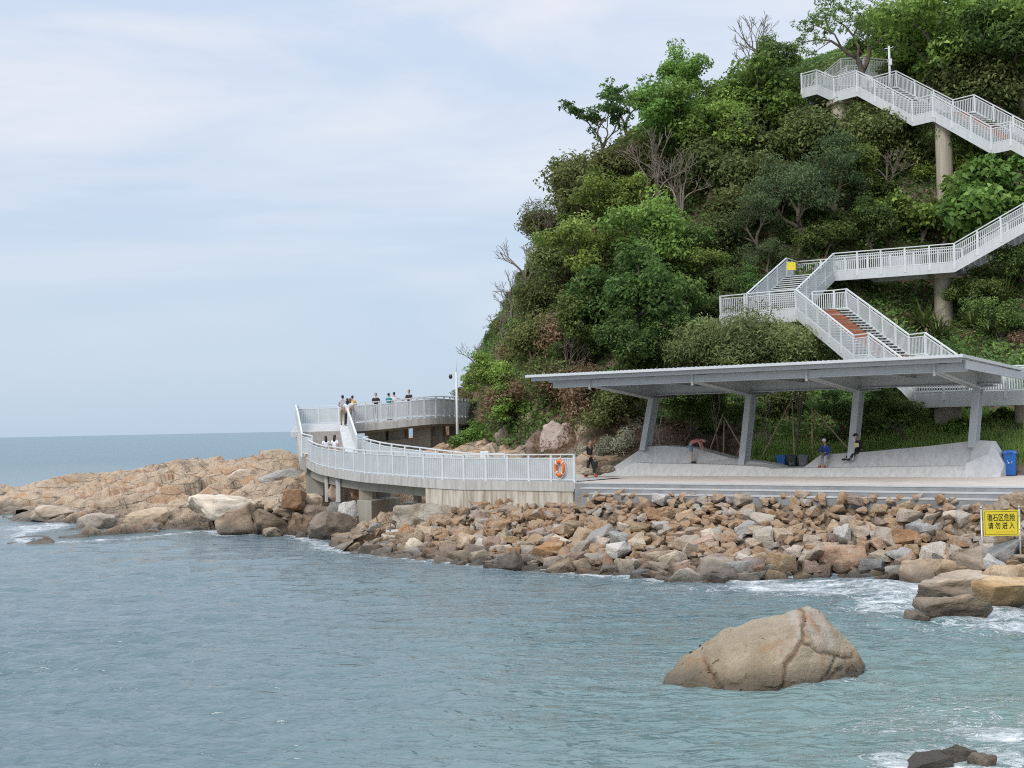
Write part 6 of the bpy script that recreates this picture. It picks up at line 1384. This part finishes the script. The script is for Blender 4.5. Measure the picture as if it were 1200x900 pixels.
pp = on_uv(691.5, 4.7, 0); bk_ = person(pp, R(48), 'person in black T-shirt and cropped black trousers with red shoes walking on the plaza', C_['black'], C_['black'], dict(WALK, elR=(-.24, .04, 1.14), wrR=(-.22, -.1, .93)), 1.74, shoes=C_['red'])
q = MB(); q.loft([[(-.12, -.06, 0), (.12, -.06, 0), (.12, .06, 0), (-.12, .06, 0)], [(-.15, -.08, .22), (.15, -.08, .22), (.15, .08, .22), (-.15, .08, .22)], [(-.12, -.04, .32), (.12, -.04, .32), (.12, .04, .32), (-.12, .04, .32)]]); o = q.build('bag', C_['black'], None, bevel=.015); o.location = pp + Vector((.25, -.02, .42)); tag(o, 'small black bag hanging from the hand of the person in black', 'bag')
q = MB(); q.tube([(-.08, 0, .3), (-.04, 0, .42), (.04, 0, .42), (.08, 0, .3)], .012, 6); q.build('strap', C_['black'], o)
BEND = dict(pel=(0, .10, .92), wai=(0, -.0, 1.02), che=(0, -.22, 1.10), nek=(0, -.40, 1.10), hea=(0, -.47, 1.08), shL=(.165, -.33, 1.08), elL=(.2, -.42, .84), wrL=(.16, -.5, .66), haL=(.15, -.53, .58), shR=(-.165, -.33, 1.08), elR=(-.2, -.42, .84), wrR=(-.16, -.5, .66), haR=(-.15, -.53, .58), hiL=(.085, .10, .88), hiR=(-.085, .10, .88), knL=(.1, .05, .48), knR=(-.1, .0, .48), anL=(.1, .08, .085), anR=(-.1, .0, .085), toL=(.11, -.07, .035), toR=(-.11, -.14, .035), nod=R(75))
person(on_uv(812, 7.1, 0.575), R(68), 'person in a faded pink shirt and denim shorts bending over on the bench ledge', C_['pink'], C_['denim'], BEND, 1.72, short_legs=True)
SIT = dict(pel=(0, .12, .56), wai=(0, .10, .70), che=(0, .02, .92), nek=(0, -.04, 1.08), hea=(0, -.08, 1.15), shL=(.165, -.0, 1.02), elL=(.23, -.08, .76), wrL=(.12, -.27, .72), haL=(.07, -.33, .71), shR=(-.165, .0, 1.02), elR=(-.23, -.08, .76), wrR=(-.12, -.27, .72), haR=(-.07, -.33, .71), hiL=(.09, .08, .54), hiR=(-.09, .08, .54), knL=(.13, -.34, .54), knR=(-.13, -.34, .54), anL=(.12, -.34, .12), anR=(-.12, -.36, .12), toL=(.13, -.48, .07), toR=(-.13, -.5, .07), nod=R(12))
person(on_uv(968, 7.45, 0.34), R(-38), 'seated person with a white cap, blue jacket and light grey trousers on the bench', C_['blue'], C_['grey'], SIT, 1.66, sleeves=1.2, shoes=C_['red'], cap=C_['white'])
SIT2 = dict(SIT, anL=(.12, -.62, .22), anR=(-.12, -.66, .22), toL=(.13, -.75, .2), toR=(-.13, -.8, .2), knL=(.12, -.32, .52), knR=(-.12, -.34, .52))
person(on_uv(1006, 7.85, 0.52), R(-62), 'seated person all in black with a black cap leaning by the third shelter column', C_['black'], C_['black'], SIT2, 1.7, sleeves=1.2, cap=C_['black'], mask=C_['white'])
q = MB(); q.box((0, 0, 0), (.24, .14, .2)); o = q.build('food_bag', plain('cream_paper', (.62, .55, .32), .7, .1, 5), None, bevel=.02); o.location = on_uv(1003, 7.6, 1.36); tag(o, 'small cream bag on the lap of the seated person in black', 'bag')
